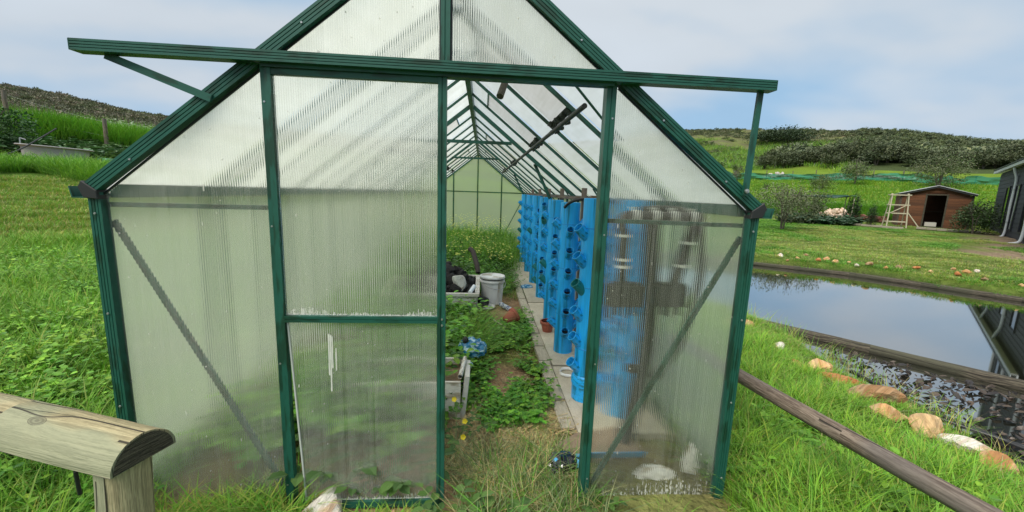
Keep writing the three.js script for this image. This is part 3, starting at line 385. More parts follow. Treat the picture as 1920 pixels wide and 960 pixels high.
// white path edging slabs in front of the shed
{
  const pth = new THREE.Group(); pth.name = 'path'; scene.add(pth); pth.userData.kind = 'structure'; const m = std(lin(0.55, 0.54, 0.5), 0.9, { map: rep(T.conc, 1, 1) });
  for (const [a0, a1, r0, r1, n] of [[43.4, 48.4, 27.0, 25.6, 6], [49.3, 53.6, 26.6, 27.2, 6]]) for (let i = 0; i < n; i++) { const t = (i + 0.5) / n, a = lerp(a0, a1, t), [x, y, z] = at(a, lerp(r0, r1, t)), b = mesh('paving_slab', new THREE.BoxGeometry(((a1 - a0) / n) * 0.0174 * 26 * 0.97, 0.08, 0.55), m, pth); b.position.set(x, y + 0.05, z); b.rotation.y = -deg(a); }
}
{ // green shade-net fence along the field
  const f = thing('net_fence', 'long low fence of green shade net on thin wooden posts across the field', 'fence'), pos = [], n = 150, top = [], r = rng(9); const R0 = 62, net = std(lin(0.012, 0.17, 0.10), 0.8, { side: THREE.DoubleSide, transparent: true, opacity: 0.86 });
  for (let i = 0; i <= n; i++) { const a = lerp(30.2, 60, i / n), q = R0 + Math.sin(i * 0.9) * 0.15, [x, , z] = at(a, q), gy = ground(x, z), h = 0.72 + 0.5 * fbm(i * 0.16, 3, 3, 33) - (a > 51.2 && a < 51.9 ? 0.3 : 0); top.push([x, gy, z, h]); }
  for (let i = 0; i < n; i++) { const A = top[i], B = top[i + 1], rows = 5; for (let k = 0; k < rows; k++) { const w = (q, j) => [q[0] + Math.sin(j * 2 + q[0] * 3) * 0.1, q[1] - 0.05 + q[3] * (j / rows), q[2] + Math.cos(j * 1.7 + q[2] * 2) * 0.1]; const a = w(A, k), b = w(B, k), c = w(B, k + 1), d = w(A, k + 1); pos.push(...a, ...b, ...c, ...a, ...c, ...d); } }
  mesh('net', fromTris(pos), net, f);
  for (let a = 31; a < 59; a += 2.35) { const [x, y, z] = at(a + r() * 0.5, R0 + 0.2), h = 0.9 + r() * 0.5; mesh('fence_post', rod([x, y - 0.1, z], [x + (r() - 0.5) * 0.1, y + h, z], 0.05, 0.045, 6), M.greyWood, f); }
  rebase(f, ...at(45, R0));
}
// heaps of stones on the field
function heap(label, a, r, w, h, n, seed, tint, group) {
  const o = thing('rock_pile', label, 'rock pile', group), q = rng(seed), mats = [0, 1, 2].map((i) => { const m = std(lin(tint[0] * (0.85 + i * 0.15), tint[1] * (0.85 + i * 0.13), tint[2] * (0.85 + i * 0.11)), 0.9, { map: rep(T.grub, 0.6, 0.6) }); return m; }), geos = [0, 1, 2].map((i) => rockGeo(seed + i, 0.26, 0.19, 0.22, 1));
  const [cx, cy, cz] = at(a, r), t = deg(a); o.position.set(cx, cy, cz);
  for (let i = 0; i < n; i++) { const u = (q() - 0.5) * w, v = (q() - 0.5) * Math.min(w, 1.6), hh = h * Math.max(0, 1 - Math.pow(Math.abs(u) / (w / 2), 1.7)) * (0.35 + 0.65 * q()) * (1 - Math.abs(v) / 1.6), m = mesh('rock', geos[i % 3], mats[(i * 5) % 3], o); const px = Math.cos(t) * u - Math.sin(t) * -v, pz = Math.sin(t) * u + Math.cos(t) * v; m.position.set(px, ground(cx + px, cz + pz) - cy + hh, pz); m.rotation.set(q() * 6, q() * 6, q() * 6); m.scale.setScalar(0.6 + q() * 0.8); }
}
heap('tall heap of pale pinkish rocks behind the green net, above the olive shrub', 37.0, 65, 2.6, 1.05, 60, 401, [0.72, 0.66, 0.64]);
heap('small low heap of white rocks behind the net, right of the tall heap', 42.4, 65.5, 2.0, 0.5, 26, 411, [0.8, 0.77, 0.74]);
heap('long low row of white rocks behind the net, near the middle tree', 45.6, 65.5, 5.4, 0.55, 80, 421, [0.8, 0.77, 0.74]);
heap('pile of pale pink stones under the shade frame by the vegetable bed', 42.6, 31.5, 1.5, 0.62, 34, 431, [0.75, 0.6, 0.5]);
{ // low heap of red bricks left of the shed
  const o = thing('brick_heap', 'low heap of loose red bricks between the shade frame and the shed', 'brick heap'), q = rng(77), g = new THREE.BoxGeometry(0.24, 0.08, 0.11), ms = [[0.32, 0.12, 0.08], [0.38, 0.18, 0.12], [0.26, 0.1, 0.075]].map((c) => std(lin(...c), 0.9, { map: rep(T.speck, 4, 4) })); const A = at(45.2, 31.2); o.position.set(...A);
  for (let i = 0; i < 70; i++) { const a = 43.6 + q() * 3.4, [x, y, z] = at(a, 30.8 + q() * 0.8), m = mesh('brick', g, ms[i % 3], o); m.position.set(x - A[0], y - A[1] + 0.05 + q() * 0.3, z - A[2]); m.rotation.set((q() - 0.5) * 0.5, q() * 3, (q() - 0.5) * 0.5); }
}

// ------------------------------------------------------------------ left hillside: fence, bath tub, hoses
{
  const f = thing('post_fence', 'old wire fence with weathered wooden posts at the top of the left slope', 'fence'), pts = [];
  for (const [a, r, top] of [[-50, 25.2, 1.4], [-46.4, 25.3, 1.45], [-40.4, 24.2, 1.3], [-36.6, 30, 1.2]]) { const [x, y, z] = at(a, r); mesh('fence_post', logGeo([x, y - 0.2, z], [x + 0.02, y + top, z], 0.075, 0.07, { seed: 7 + r, seg: 8, up: [0, 0, 1] }), M.greyWood, f); pts.push([x, y, z, top]); }
  for (let i = 0; i < 3; i++) for (const k of [0.45, 0.9]) { const A = pts[i], B = pts[i + 1]; mesh('wire', tube([[A[0], A[1] + A[3] * k, A[2]], [(A[0] + B[0]) / 2, (A[1] + A[3] * k + B[1] + B[3] * k) / 2 - 0.05, (A[2] + B[2]) / 2], [B[0], B[1] + B[3] * k, B[2]]], 0.003, 12, 4), M.steel, f); }
  rebase(f, pts[2][0], pts[2][1], pts[2][2]);
}
{ // old bath tub
  const g = [], lvl = [[1.0, 0.5, 0], [0.98, 0.49, 0.02], [0.9, 0.42, -0.02], [0.86, 0.4, -0.34], [0.72, 0.3, -0.4], [0.66, 0.26, -0.36], [0.8, 0.37, -0.3], [0.85, 0.4, -0.01]], N = 40, pos = [], sq = (t) => { const c = Math.cos(t), s = Math.sin(t); return [Math.sign(c) * Math.pow(Math.abs(c), 0.6), Math.sign(s) * Math.pow(Math.abs(s), 0.6)]; };
  for (let k = 0; k < lvl.length - 1; k++) for (let j = 0; j < N; j++) { const f = (l, t) => { const [c, s] = sq((t / N) * Math.PI * 2); return [c * l[0] * 0.82, l[2], s * l[1] * 0.75]; }; const a = f(lvl[k], j), b = f(lvl[k], j + 1), c = f(lvl[k + 1], j + 1), d = f(lvl[k + 1], j); pos.push(...a, ...b, ...c, ...a, ...c, ...d); }
  { const b = lvl[5]; for (let j = 0; j < N; j++) { const e = (t) => { const [c, s] = sq((t / N) * Math.PI * 2); return [c * b[0] * 0.82, b[2], s * b[1] * 0.75]; }; pos.push(0, b[2], 0, ...e(j), ...e(j + 1)); } }
  const t = thing('bath_tub', 'old pale grey bath tub sunk in the garden bed on the left slope', 'bath tub'), [x, y, z] = at(-43.8, 19.6), m = std(lin(0.5, 0.48, 0.47), 0.5, { side: THREE.DoubleSide, map: rep(T.speck, 2, 2) }); void g;
  mesh('tub', fromTris(pos), m, t); mesh('rim', (() => { const p = []; for (let j = 0; j <= 48; j++) { const [c, s] = sq((j / 48) * Math.PI * 2); p.push([c * 0.83, 0.02, s * 0.385]); } return tube(p, 0.02, 96, 6); })(), m, t); t.position.set(x, y + 0.36, z); t.rotation.y = deg(30); t.rotation.z = -0.05;
  mesh('tap', merge([rod([-0.72, 0.0, 0.1], [-0.72, 0.22, 0.1], 0.018), rod([-0.72, 0.21, 0.1], [-0.6, 0.17, 0.1], 0.016)]), M.steel, t);
}
{
  const on = (l, h) => l.map(([a, r, e = 0]) => { const [x, y, z] = at(a, r); return [x, y + h + e, z]; });
  tag(mesh('garden_hose', tube(on([[-52, 17.4], [-48.5, 17.2], [-46, 17.4, 0.06], [-43.6, 16.9], [-41.2, 16.2], [-38, 15.6]], 0.16), 0.02, 60, 6), M.rubber), 'black hose lying over the slope in front of the bath tub', 'hose');
  tag(mesh('garden_hose', tube(on([[-49, 17.0], [-46.6, 17.8, 0.1], [-44.6, 18.6, 0.55], [-43.6, 18.9, 0.85]], 0.14), 0.02, 40, 6), M.rubber), 'black hose rising from the grass over the end of the bath tub', 'hose');
  // overturned green bottle crate by the rafter
  const c = thing('watering_can', 'green plastic watering can on the slope beside the sloping greenhouse rafter', 'watering can'), [x, y, z] = at(-40.4, 16.8), m = std(lin(0.03, 0.16, 0.11), 0.4); c.position.set(x, y + 0.1, z); c.rotation.y = 0.6;
  mesh('body', new THREE.LatheGeometry([[0, 0], [0.14, 0], [0.15, 0.03], [0.14, 0.26], [0.1, 0.3], [0.09, 0.3], [0.125, 0.25], [0.13, 0.02]].map((p) => new THREE.Vector2(...p)), 20), m, c); mesh('spout', rod([0.12, 0.06, 0], [0.36, 0.34, 0], 0.03, 0.018), m, c); mesh('handle', tube([[-0.13, 0.08, 0], [-0.24, 0.18, 0], [-0.18, 0.3, 0], [-0.08, 0.29, 0]], 0.014, 16, 6), m, c);
}

// ------------------------------------------------------------------ pond edge
const stoneM = [[1, 0.86, 0.66], [1, 0.8, 0.6], [0.9, 0.88, 0.85], [0.66, 0.58, 0.5], [0.8, 0.45, 0.25]].map((c) => std(lin(...c), 0.9, { map: rep(c[2] > 0.7 ? T.stone : T.rock, 1, 1), bumpMap: rep(T.speckB, 2, 2), bumpScale: 0.006 }));
const stone = (label, x, z, w, h, d, turn, mat, seed, group, sink = 0.42, cat = 'stone') => { const m = tag(mesh('stone', rockGeo(seed, w / 2, h / 2, d / 2, 3), stoneM[mat]), label, cat, group); m.position.set(x, ground(x, z) + h * (0.5 - sink), z); m.rotation.y = turn; return m; };
stone('flat tan stone half hidden behind the greenhouse corner at the pond', 2.99, -2.42, 0.3, 0.14, 0.2, 0.3, 0, 21);
stone('white stone lying alone in the grass near the pond corner', 2.88, -1.72, 0.17, 0.14, 0.13, 0.5, 2, 22);
stone('grey weathered stone close to the greenhouse corner post', 2.68, -1.8, 0.2, 0.13, 0.15, 0.9, 3, 23);
stone('long narrow tan stone set slanting in the grass bank', 2.78, -1.45, 0.36, 0.12, 0.13, -0.7, 0, 24);
stone('angular yellow stone touching the long orange stone', 2.95, -1.32, 0.26, 0.18, 0.18, 0.2, 0, 25);
stone('rounded orange stone with a flat bright top by the water', 2.95, -1.12, 0.38, 0.15, 0.2, -0.25, 4, 26);
stone('brownish tan stone half sunk between orange and yellow stones', 2.93, -0.84, 0.38, 0.19, 0.22, -0.4, 3, 27);
stone('pale yellow stone with a crack across it in the grass', 2.8, -0.62, 0.27, 0.17, 0.17, -0.2, 0, 28);
stone('large craggy tan stone beside the black pond hose', 2.88, -0.47, 0.3, 0.19, 0.2, 0.3, 0, 29);
stone('flat pale stone leaning down to the water next to the craggy one', 2.98, -0.31, 0.32, 0.15, 0.18, -0.6, 2, 30);
stone('pinkish orange stone nearest the right corner of the picture', 2.92, -0.13, 0.28, 0.15, 0.16, -0.3, 1, 31);
stone('dark grey stone at the waterline seen beside the corner post', 4.45, -4.55, 0.35, 0.3, 0.3, 0.4, 3, 32);
const FAR = [[7.25, -7.4], [7.1, -6.95], [7.45, -7.1], [7.9, -7.4], [7.74, -6.85], [8.0, -6.92], [7.92, -6.58], [8.15, -6.5], [8.05, -6.22], [8.3, -6.2], [8.47, -5.98], [8.78, -6.02], [9.0, -5.85], [8.95, -5.55], [9.7, -5.75], [9.6, -5.45], [10.0, -5.6], [9.25, -4.9], [9.4, -4.5], [6.7, -7.6], [9.15, -5.25]];
FAR.forEach(([x, z], i) => { const s = 0.08 + hash(i, 4) * 0.09; stone('small pale or orange stone in the row along the far bank of the pond', x, z, s * 1.3, s, s, i, [2, 3, 1, 3, 4, 0, 0, 1][i % 8], 60 + (i % 5), 'stones along the far pond bank', 0.3); });
{ // clay ledge of the far bank: a low kerb of wet boards at the waterline
  const k = thing('pond_edging', 'weathered brown plank edging along the far waterline of the pond', 'edging'), line = [[3.6, -9.0], [5.0, -8.62], [6.4, -7.3], [7.1, -6.75], [7.85, -6.14], [8.45, -5.25], [9.05, -4.15], [10.2, -1.2]];
  for (let i = 0; i < line.length - 1; i++) { const [ax, az] = line[i], [bx, bz] = line[i + 1], m = mesh('plank', logGeo([ax, WATER + 0.03, az], [bx, WATER + 0.03, bz], 0.05, 0.045, { seed: 500 + i, seg: 20, rough: 0.12 }), M.darkWood, k); m.userData = {}; }
  rebase(k, 7.85, WATER, -6.14);
}
tag(mesh('floating_log', logGeo([2.72, WATER + 0.035, -3.98], [5.9, WATER + 0.03, 0.31], 0.046, 0.052, { seed: 12, seg: 80, rough: 0.1 }), M.darkWood), 'long grey log lying across the water and dividing the pond', 'log');
tag(mesh('pond_hose', tube([[3.3, -0.1, -1.4], [3.36, -0.14, -1.08], [3.42, -0.16, -0.85], [3.5, -0.17, -0.64], [3.58, -0.175, -0.42], [3.8, -0.18, 0.1], [4.05, -0.185, 0.6]], 0.018, 60, 8), M.rubber), 'black hose running along the near edge of the pond', 'hose');
tag(mesh('pond_hose', tube([[3.22, -0.13, -1.2], [3.34, -0.15, -0.8], [3.5, -0.165, -0.58], [3.64, -0.17, -0.4], [4.1, -0.18, 0.2]], 0.013, 50, 8), M.rubber), 'thinner black hose beside the pond hose among the mud', 'hose');

// ------------------------------------------------------------------ near fence rails, rock and hoses
{
  const f = thing('log_fence', 'pale log fence in the near left corner, half-round rail on a thick round post', 'fence');
  mesh('rail', logGeo([-2.5, 0.475, -0.095], [-0.845, 0.478, 0.435], 0.092, 0.088, { half: true, seed: 3, rough: 0.05, seg: 60 }), M.pine, f);
  mesh('fence_post', logGeo([-0.955, -0.2, 0.42], [-0.925, 0.472, 0.415], 0.07, 0.066, { seed: 5, rough: 0.05, seg: 30, up: [0, 0, 1] }), M.pine, f); mesh('fence_post', logGeo([-2.3, -0.2, -0.05], [-2.3, 0.472, -0.04], 0.07, 0.066, { seed: 6, seg: 20, up: [0, 0, 1] }), M.pine, f);
  mesh('shaded_end_grain', new THREE.CircleGeometry(0.081, 20, 0, Math.PI).scale(1, 0.98, 1).rotateY(Math.PI / 2 - 0.31).translate(-0.8428, 0.481, 0.4357), M.darkWood, f);  // darker disc over the rail end: weathered wood with its shade painted in
  mesh('nail', rod([-1.0, 0.40, 0.475], [-1.0, 0.475, 0.478], 0.005), M.rubber, f);
  rebase(f, -0.94, GR, 0.42);
}
{
  const f = thing('pole_rail', 'long weathered grey pole rail running past the right corner of the greenhouse', 'rail');
  mesh('pole', logGeo([1.56, 0.3, -1.1], [1.96, 0.3, 1.1], 0.035, 0.043, { seed: 17, rough: 0.09, seg: 90, bow: -0.012 }), M.greyWood, f);
  for (const [x, z] of [[1.545, -1.18], [1.955, 1.02]]) mesh('fence_post', logGeo([x, -0.2, z], [x, 0.27, z], 0.05, 0.048, { seed: 19, seg: 10, up: [0, 0, 1] }), M.greyWood, f);
  rebase(f, 1.75, GR, 0);
}
{ const m = tag(mesh('rock', rockGeo(141, 0.14, 0.085, 0.1, 4), stoneM[2]), 'white and rusty rock at the foot of the left door post', 'rock'); m.position.set(-0.475, -0.02, 0.07); m.rotation.set(0.1, 0.25, 0.05); }
tag(mesh('black_hose', tube([[-1.78, 0.0, -0.2], [-1.7, -0.005, -0.09], [-1.62, -0.015, -0.02], [-1.53, -0.02, 0.045], [-1.42, -0.03, 0.16], [-1.3, -0.03, 0.4]], 0.022, 30, 8), M.rubber), 'black hose in the weeds behind the near log post', 'hose');
tag(mesh('black_hose', tube([[1.28, -0.1, 0.02], [1.34, -0.1, 0.06], [1.44, -0.09, 0.12], [1.6, -0.08, 0.3]], 0.02, 20, 8), M.rubber), 'black hose end at the foot of the right corner post', 'hose');

// ------------------------------------------------------------------ inside the greenhouse: concrete strip, planting towers, pipes, tubs and litter
{
  const p = new THREE.Group(); p.name = 'concrete_strip'; scene.add(p); p.userData.kind = 'structure'; const r = rng(8), ms = [0, 1, 2].map((i) => { const m = M.conc.clone(); m.color = lin(0.9 + i * 0.08, 0.88 + i * 0.075, 0.84 + i * 0.07); return m; });
  for (let i = 0; i < 9; i++) { const z = -0.42 - i * 0.9, b = mesh('paving_slab', new THREE.BoxGeometry(0.53, 0.06, 0.885), ms[i % 3], p); b.position.set(0.985 + (r() - 0.5) * 0.015, GR + 0.006 + r() * 0.008, z - 0.45); b.rotation.set((r() - 0.5) * 0.01, (r() - 0.5) * 0.012, (r() - 0.5) * 0.012); }
  for (let i = 0; i < 26; i++) { const z = -0.5 - i * 0.31, b = mesh('edging_block', new THREE.BoxGeometry(0.085, 0.06, 0.296), ms[(i * 2 + 1) % 3], p); b.position.set(0.67 + (r() - 0.5) * 0.012, GR + 0.004 + r() * 0.012, z - 0.15); b.rotation.set((r() - 0.5) * 0.03, (r() - 0.5) * 0.03, (r() - 0.5) * 0.03); }
}
// planting towers: stacked blue pipe with upturned pockets
const towerParts = (() => {
  const R = 0.078, Ht = 1.31, pipe = [], seams = [];
  const lathe = (pts) => new THREE.LatheGeometry(pts.map((p) => new THREE.Vector2(...p)), 32);
  pipe.push(lathe([[R - 0.006, 0.02], [R - 0.002, 0], [R, 0.004], [R, Ht - 0.003], [R - 0.003, Ht], [R - 0.006, Ht - 0.004], [R - 0.006, Ht - 0.2]]));
  for (const y of [0.36, 0.76, 1.13]) seams.push(lathe([[R, y - 0.003], [R + 0.0022, y - 0.002], [R + 0.0022, y + 0.001], [R, y + 0.002]]));
  const bell = lathe([[R, 0.0], [R + 0.006, 0.002], [R + 0.007, 0.1], [R + 0.013, 0.115], [R + 0.013, 0.15], [R + 0.004, 0.17], [R, 0.175]]);
  // pocket: short pipe leaning out at 45 degrees, its mouth cut level with the lean
  const q = 0.031, cup = lathe([[q + 0.002, -0.04], [q + 0.002, -0.01], [q, 0.044], [q + 0.002, 0.046], [q + 0.002, 0.052], [q - 0.001, 0.054], [q - 0.0045, 0.05], [q - 0.0045, -0.01]]), fill = new THREE.CircleGeometry(q - 0.004, 20).rotateX(-Math.PI / 2).translate(0, 0.008, 0);
  for (const g of [cup, fill]) { g.rotateX(0.83); g.translate(0, 0, R + 0.008); }
  return { pipe: merge(pipe), seams: merge(seams), bell, cup, fill, Ht };
})();
const blueLine = std(lin(0.01, 0.26, 0.7), 0.5), hole = std(lin(0.012, 0.012, 0.014), 0.9);
function tower(label, x, z, turn, { phase = 0, bell = false, tealAt = [], h = 1, first = 0.16 } = {}) {
  const t = thing('planting_tower', label, 'planting tower', 'blue pipe planting towers'); t.position.set(x, GR + 0.035, z); t.rotation.y = turn; t.scale.y = h;
  mesh('pipe', towerParts.pipe, M.blue, t); mesh('seam', towerParts.seams, blueLine, t); if (bell) mesh('bell_foot', towerParts.bell, M.blue, t);
  let n = 0; for (let d = 0; d < 4; d++) for (let i = 0; i < 7; i++) { const y = first + i * 0.172 + (d % 2 ? 0.06 : 0) + phase; if (y > towerParts.Ht - 0.1) continue; const c = mesh('pocket', towerParts.cup, tealAt.includes(n) ? M.teal : M.blue, t); c.position.y = y; c.rotation.y = (d * Math.PI) / 2; const f = mesh('opening', towerParts.fill, hole, c); f.name = 'opening'; n++; }
  return t;
}
tower('nearest blue planting tower, with a belled foot, beside the doorway post', 0.845, -0.84, 0.35, { bell: true, phase: 0.02, tealAt: [6, 13, 21, 26] });
tower('second blue planting tower in the row, fully seen beside the wooden stake', 0.855, -1.62, -0.12, { phase: 0.1, tealAt: [], h: 0.965, first: 0.1 });
tower('third blue planting tower in the row, with a terracotta pot at its foot', 0.89, -2.47, -0.1, { phase: 0.06, tealAt: [6, 26, 27, 20, 19], h: 0.965 });
tower('fourth blue planting tower in the row counted from the doorway', 0.93, -3.4, -0.3, { phase: 0.0, tealAt: [5, 20, 21, 26], h: 0.975 });
tower('fifth blue planting tower in the row counted from the doorway', 0.94, -4.25, 0.1, { phase: 0.05, tealAt: [6, 21, 27], h: 0.98 });
tower('sixth blue planting tower in the row counted from the doorway', 0.95, -5.1, 0.4, { phase: 0.02, tealAt: [6, 24], h: 0.98 });
tower('seventh and last blue planting tower, farthest down the row', 0.95, -6.0, 0.2, { phase: 0.06, tealAt: [5, 6, 20, 27], h: 0.98 });
tower('blue planting tower behind the ribbed right gable sheet, next to the black pipes', 1.02, -0.66, 0.8, { phase: 0.02, tealAt: [6, 13] });
tower('blue planting tower standing behind the nearest one against the side wall', 1.12, -1.5, 0.5, { phase: 0.05, tealAt: [6, 20] });
tag(mesh('wooden_stake', bar([0.915, GR + 0.02, -1.2], [0.925, 1.3, -1.2], 0.045, 0.03), std(lin(0.36, 0.24, 0.14), 0.85, { map: rep(T.speck, 2, 6) })), 'brown wooden stake upright between the two nearest blue towers', 'stake');
{ const w = thing('timber_rail', 'rough timber rail carrying the heads of the blue towers', 'rail'); mesh('rail', bar([1.02, 1.27, -1.0], [1.02, 1.27, -6.4], 0.03, 0.045, [1, 0, 0]), M.greyWood, w); for (const z of [-1.9, -2.9, -3.8, -4.7, -5.6]) mesh('upright', bar([1.03, GR, z], [1.03, 1.36, z], 0.04, 0.035), M.greyWood, w); rebase(w, 1.03, GR, -3.6); }
tag(mesh('feed_hose', tube([[0.79, 1.2, -1.54], [0.815, 1.235, -1.5], [0.86, 1.262, -1.44], [0.93, 1.275, -1.38], [1.05, 1.27, -1.3]], 0.012, 24, 8), M.rubber), 'short black hose curving over the top of the second blue tower', 'hose');
tag(mesh('black_pole', logGeo([0.6, 1.705, -0.28], [0.435, 1.585, -4.6], 0.0125, 0.0125, { seed: 4, rough: 0.02, seg: 30 }), std(lin(0.02, 0.022, 0.02), 0.6)), 'long dark pole hung slanting under the right roof slope', 'pole');
tag(mesh('pole_stub', logGeo([0.27, 1.93, -0.62], [0.222, 1.775, -0.5], 0.0165, 0.018, { seed: 9, rough: 0.06, seg: 10, up: [0, 0, 1] }), std(lin(0.06, 0.052, 0.035), 0.8)), 'short dark stub of pole hanging below the door track', 'pole');
{ // black pipe manifold behind the right sheet
  const m = thing('pipe_manifold', 'black pipe manifold with pale clamps behind the right ribbed gable sheet', 'pipe manifold'), z = -0.3, B = std(lin(0.025, 0.022, 0.02), 0.45), K = std(lin(0.75, 0.75, 0.73), 0.35), P = (n, g, q = B) => mesh(n, g, q, m);
  P('header_pipe', merge([tube([[0.824, 1.14, z], [0.824, 1.19, z], [0.845, 1.211, z], [0.9, 1.213, z], [1.05, 1.212, z], [1.22, 1.214, z]], 0.0265, 40, 12)]));
  P('header_pipe', tube([[0.93, 1.24, z - 0.05], [1.05, 1.248, z - 0.05], [1.16, 1.238, z - 0.03], [1.215, 1.21, z]], 0.021, 24, 10));
  for (const x of [0.885, 0.985, 1.075, 1.17]) { P('clamp', rod([x - 0.011, 1.212, z], [x + 0.011, 1.212, z], 0.0325, 0.0325, 16), K); P('tap', merge([rod([x - 0.012, 1.235, z], [x - 0.012, 1.25, z], 0.007), box(x - 0.012, 1.253, z, 0.03, 0.008, 0.012)]), K); }
  P('drop_pipe', rod([0.832, 1.15, z], [0.846, 0.86, z], 0.026, 0.026, 14)); P('drop_pipe', rod([1.19, 1.19, z], [1.115, 0.86, z - 0.02], 0.027, 0.03, 14)); P('drop_pipe', tube([[1.215, 1.2, z], [1.235, 1.05, z], [1.245, 0.93, z], [1.238, 0.7, z - 0.05], [1.2, 0.5, z - 0.08], [1.1, 0.33, z - 0.1]], 0.017, 40, 8));
  for (const [x, y] of [[0.836, 1.118], [0.843, 1.0], [0.845, 0.965], [1.165, 1.09], [1.145, 0.975]]) P('clamp', rod([x, y - 0.006, z], [x, y + 0.006, z], 0.0325, 0.0325, 16), K);
  for (const [x, y, zz] of [[0.853, 0.82, z], [1.105, 0.815, z - 0.03]]) { P('spout_box', box(x, y, zz, 0.168, 0.105, 0.07)); P('spout_box', box(x + 0.01, y + 0.055, zz, 0.13, 0.02, 0.05)); for (let i = 0; i < 4; i++) P('spout', rod([x - 0.06 + i * 0.04, y - 0.045, zz], [x - 0.062 + i * 0.041, y - 0.115 + (i % 2) * 0.012, zz], 0.014, 0.012, 10)); }
  P('standpipe', tube([[1.0, 1.2, -0.36], [1.02, 1.1, -0.4], [1.04, 0.8, -0.4], [1.05, 0.58, -0.4], [1.02, 0.36, -0.38], [0.965, 0.12, -0.35], [0.93, -0.05, -0.33]], 0.044, 60, 12));
  P('outlet', merge([rod([1.0, 0.4, -0.38], [0.93, 0.405, -0.36], 0.024, 0.024, 12)]));
  rebase(m, 0.95, GR, -0.33);
}
{ // tub filled with dark lumps
  const t = thing('planting_tub', 'dirty white tub heaped with black clods left of the white bucket', 'tub'), w = std(lin(0.72, 0.7, 0.66), 0.7, { map: rep(T.grub, 2, 2) }), x0 = -0.62, x1 = 0.1, z0 = -2.62, z1 = -3.55, y1 = 0.2;
  mesh('wall', box((x0 + x1) / 2, 0.05, z0, x1 - x0, 0.28, 0.025), w, t); mesh('wall', box((x0 + x1) / 2, 0.05, z1, x1 - x0, 0.28, 0.025), w, t); for (const x of [x0, x1]) mesh('wall', box(x, 0.052, (z0 + z1) / 2, 0.025, 0.28, z0 - z1 - 0.03), w, t);
  mesh('rim', merge([box((x0 + x1) / 2, y1, z0 + 0.008, x1 - x0 + 0.06, 0.03, 0.05), box((x0 + x1) / 2, y1, z1, x1 - x0 + 0.06, 0.03, 0.05), box(x1 + 0.008, y1 + 0.002, (z0 + z1) / 2, 0.05, 0.03, z0 - z1 - 0.06), box(x0, y1 + 0.002, (z0 + z1) / 2, 0.05, 0.03, z0 - z1 - 0.06)]), w, t);
  const r = rng(31), gs = [1, 2, 3].map((i) => rockGeo(700 + i, 0.075, 0.06, 0.07, 2)), ms = [0, 1].map((i) => std(lin(0.022 + i * 0.012, 0.02 + i * 0.011, 0.021 + i * 0.011), 0.85, { map: rep(T.speck, 3, 3) }));
  mesh('fill', box((x0 + x1) / 2, 0.06, (z0 + z1) / 2, x1 - x0 - 0.04, 0.14, z0 - z1 - 0.04), ms[0], t);
  for (let i = 0; i < 120; i++) { const u = r(), v = r(), c = mesh('clod', gs[i % 3], ms[i % 2], t); c.position.set(lerp(x0 + 0.08, x1 - 0.06, u), 0.14 + 0.33 * (1 - Math.abs(v - 0.5) * 1.1) * (0.25 + 0.75 * r()) * sstep(1.2, 0.55, u), lerp(z0 - 0.08, z1 + 0.06, v)); c.rotation.set(r() * 6, r() * 6, r() * 6); c.scale.setScalar(0.6 + r() * 0.7); }
  rebase(t, -0.26, GR, -3.08);
  const lump = tag(mesh('stone_slab', rockGeo(733, 0.08, 0.13, 0.05, 3), std(lin(0.62, 0.6, 0.57), 0.9, { map: rep(T.grub, 1, 1) })), 'pale jagged slab leaning on the black clods by the door stile', 'slab'); lump.position.set(-0.1, 0.32, -2.72); lump.rotation.z = 0.5;
  tag(mesh('drain_pipe', tube([[0.0, 0.6, -3.3], [0.04, 0.57, -3.25], [0.07, 0.5, -3.15], [0.1, 0.42, -3.05], [0.11, 0.36, -3.0]], 0.03, 20, 8), std(lin(0.045, 0.034, 0.03), 0.8)), 'brown bent piece of rubber pipe sticking up from the black clods', 'pipe');
  tag(mesh('tube_packet', rod([0.03, 0.22, -2.62], [0.075, 0.27, -2.72], 0.022, 0.022, 12), std(lin(0.72, 0.76, 0.82), 0.5)), 'small pale blue tube on the corner of the clod-filled tub', 'packet');
}
{ // white bucket with lid
  const b = thing('bucket', 'white plastic bucket with a grubby lid in front of the flowering weeds', 'bucket'); b.position.set(0.285, GR, -3.22); b.rotation.y = 0.5; b.scale.setScalar(1.02);
  const L = (p) => new THREE.LatheGeometry(p.map((q) => new THREE.Vector2(...q)), 36);
  mesh('body', L([[0, 0], [0.118, 0], [0.122, 0.01], [0.136, 0.25], [0.139, 0.25], [0.139, 0.262], [0.136, 0.264], [0.138, 0.3]]), M.white, b); mesh('collar', L([[0.136, 0.268], [0.148, 0.266], [0.149, 0.288], [0.138, 0.29]]), M.white, b);
  mesh('lid', L([[0.145, 0.315], [0.152, 0.317], [0.153, 0.334], [0.149, 0.341], [0.138, 0.341], [0.132, 0.332], [0, 0.334]]), M.white, b);
  mesh('handle', tube([[-0.15, 0.28, 0], [-0.14, 0.25, 0.07], [-0.08, 0.215, 0.14], [0, 0.2, 0.165], [0.08, 0.215, 0.14], [0.14, 0.25, 0.07], [0.15, 0.28, 0]], 0.0035, 30, 6), M.steel, b);
}
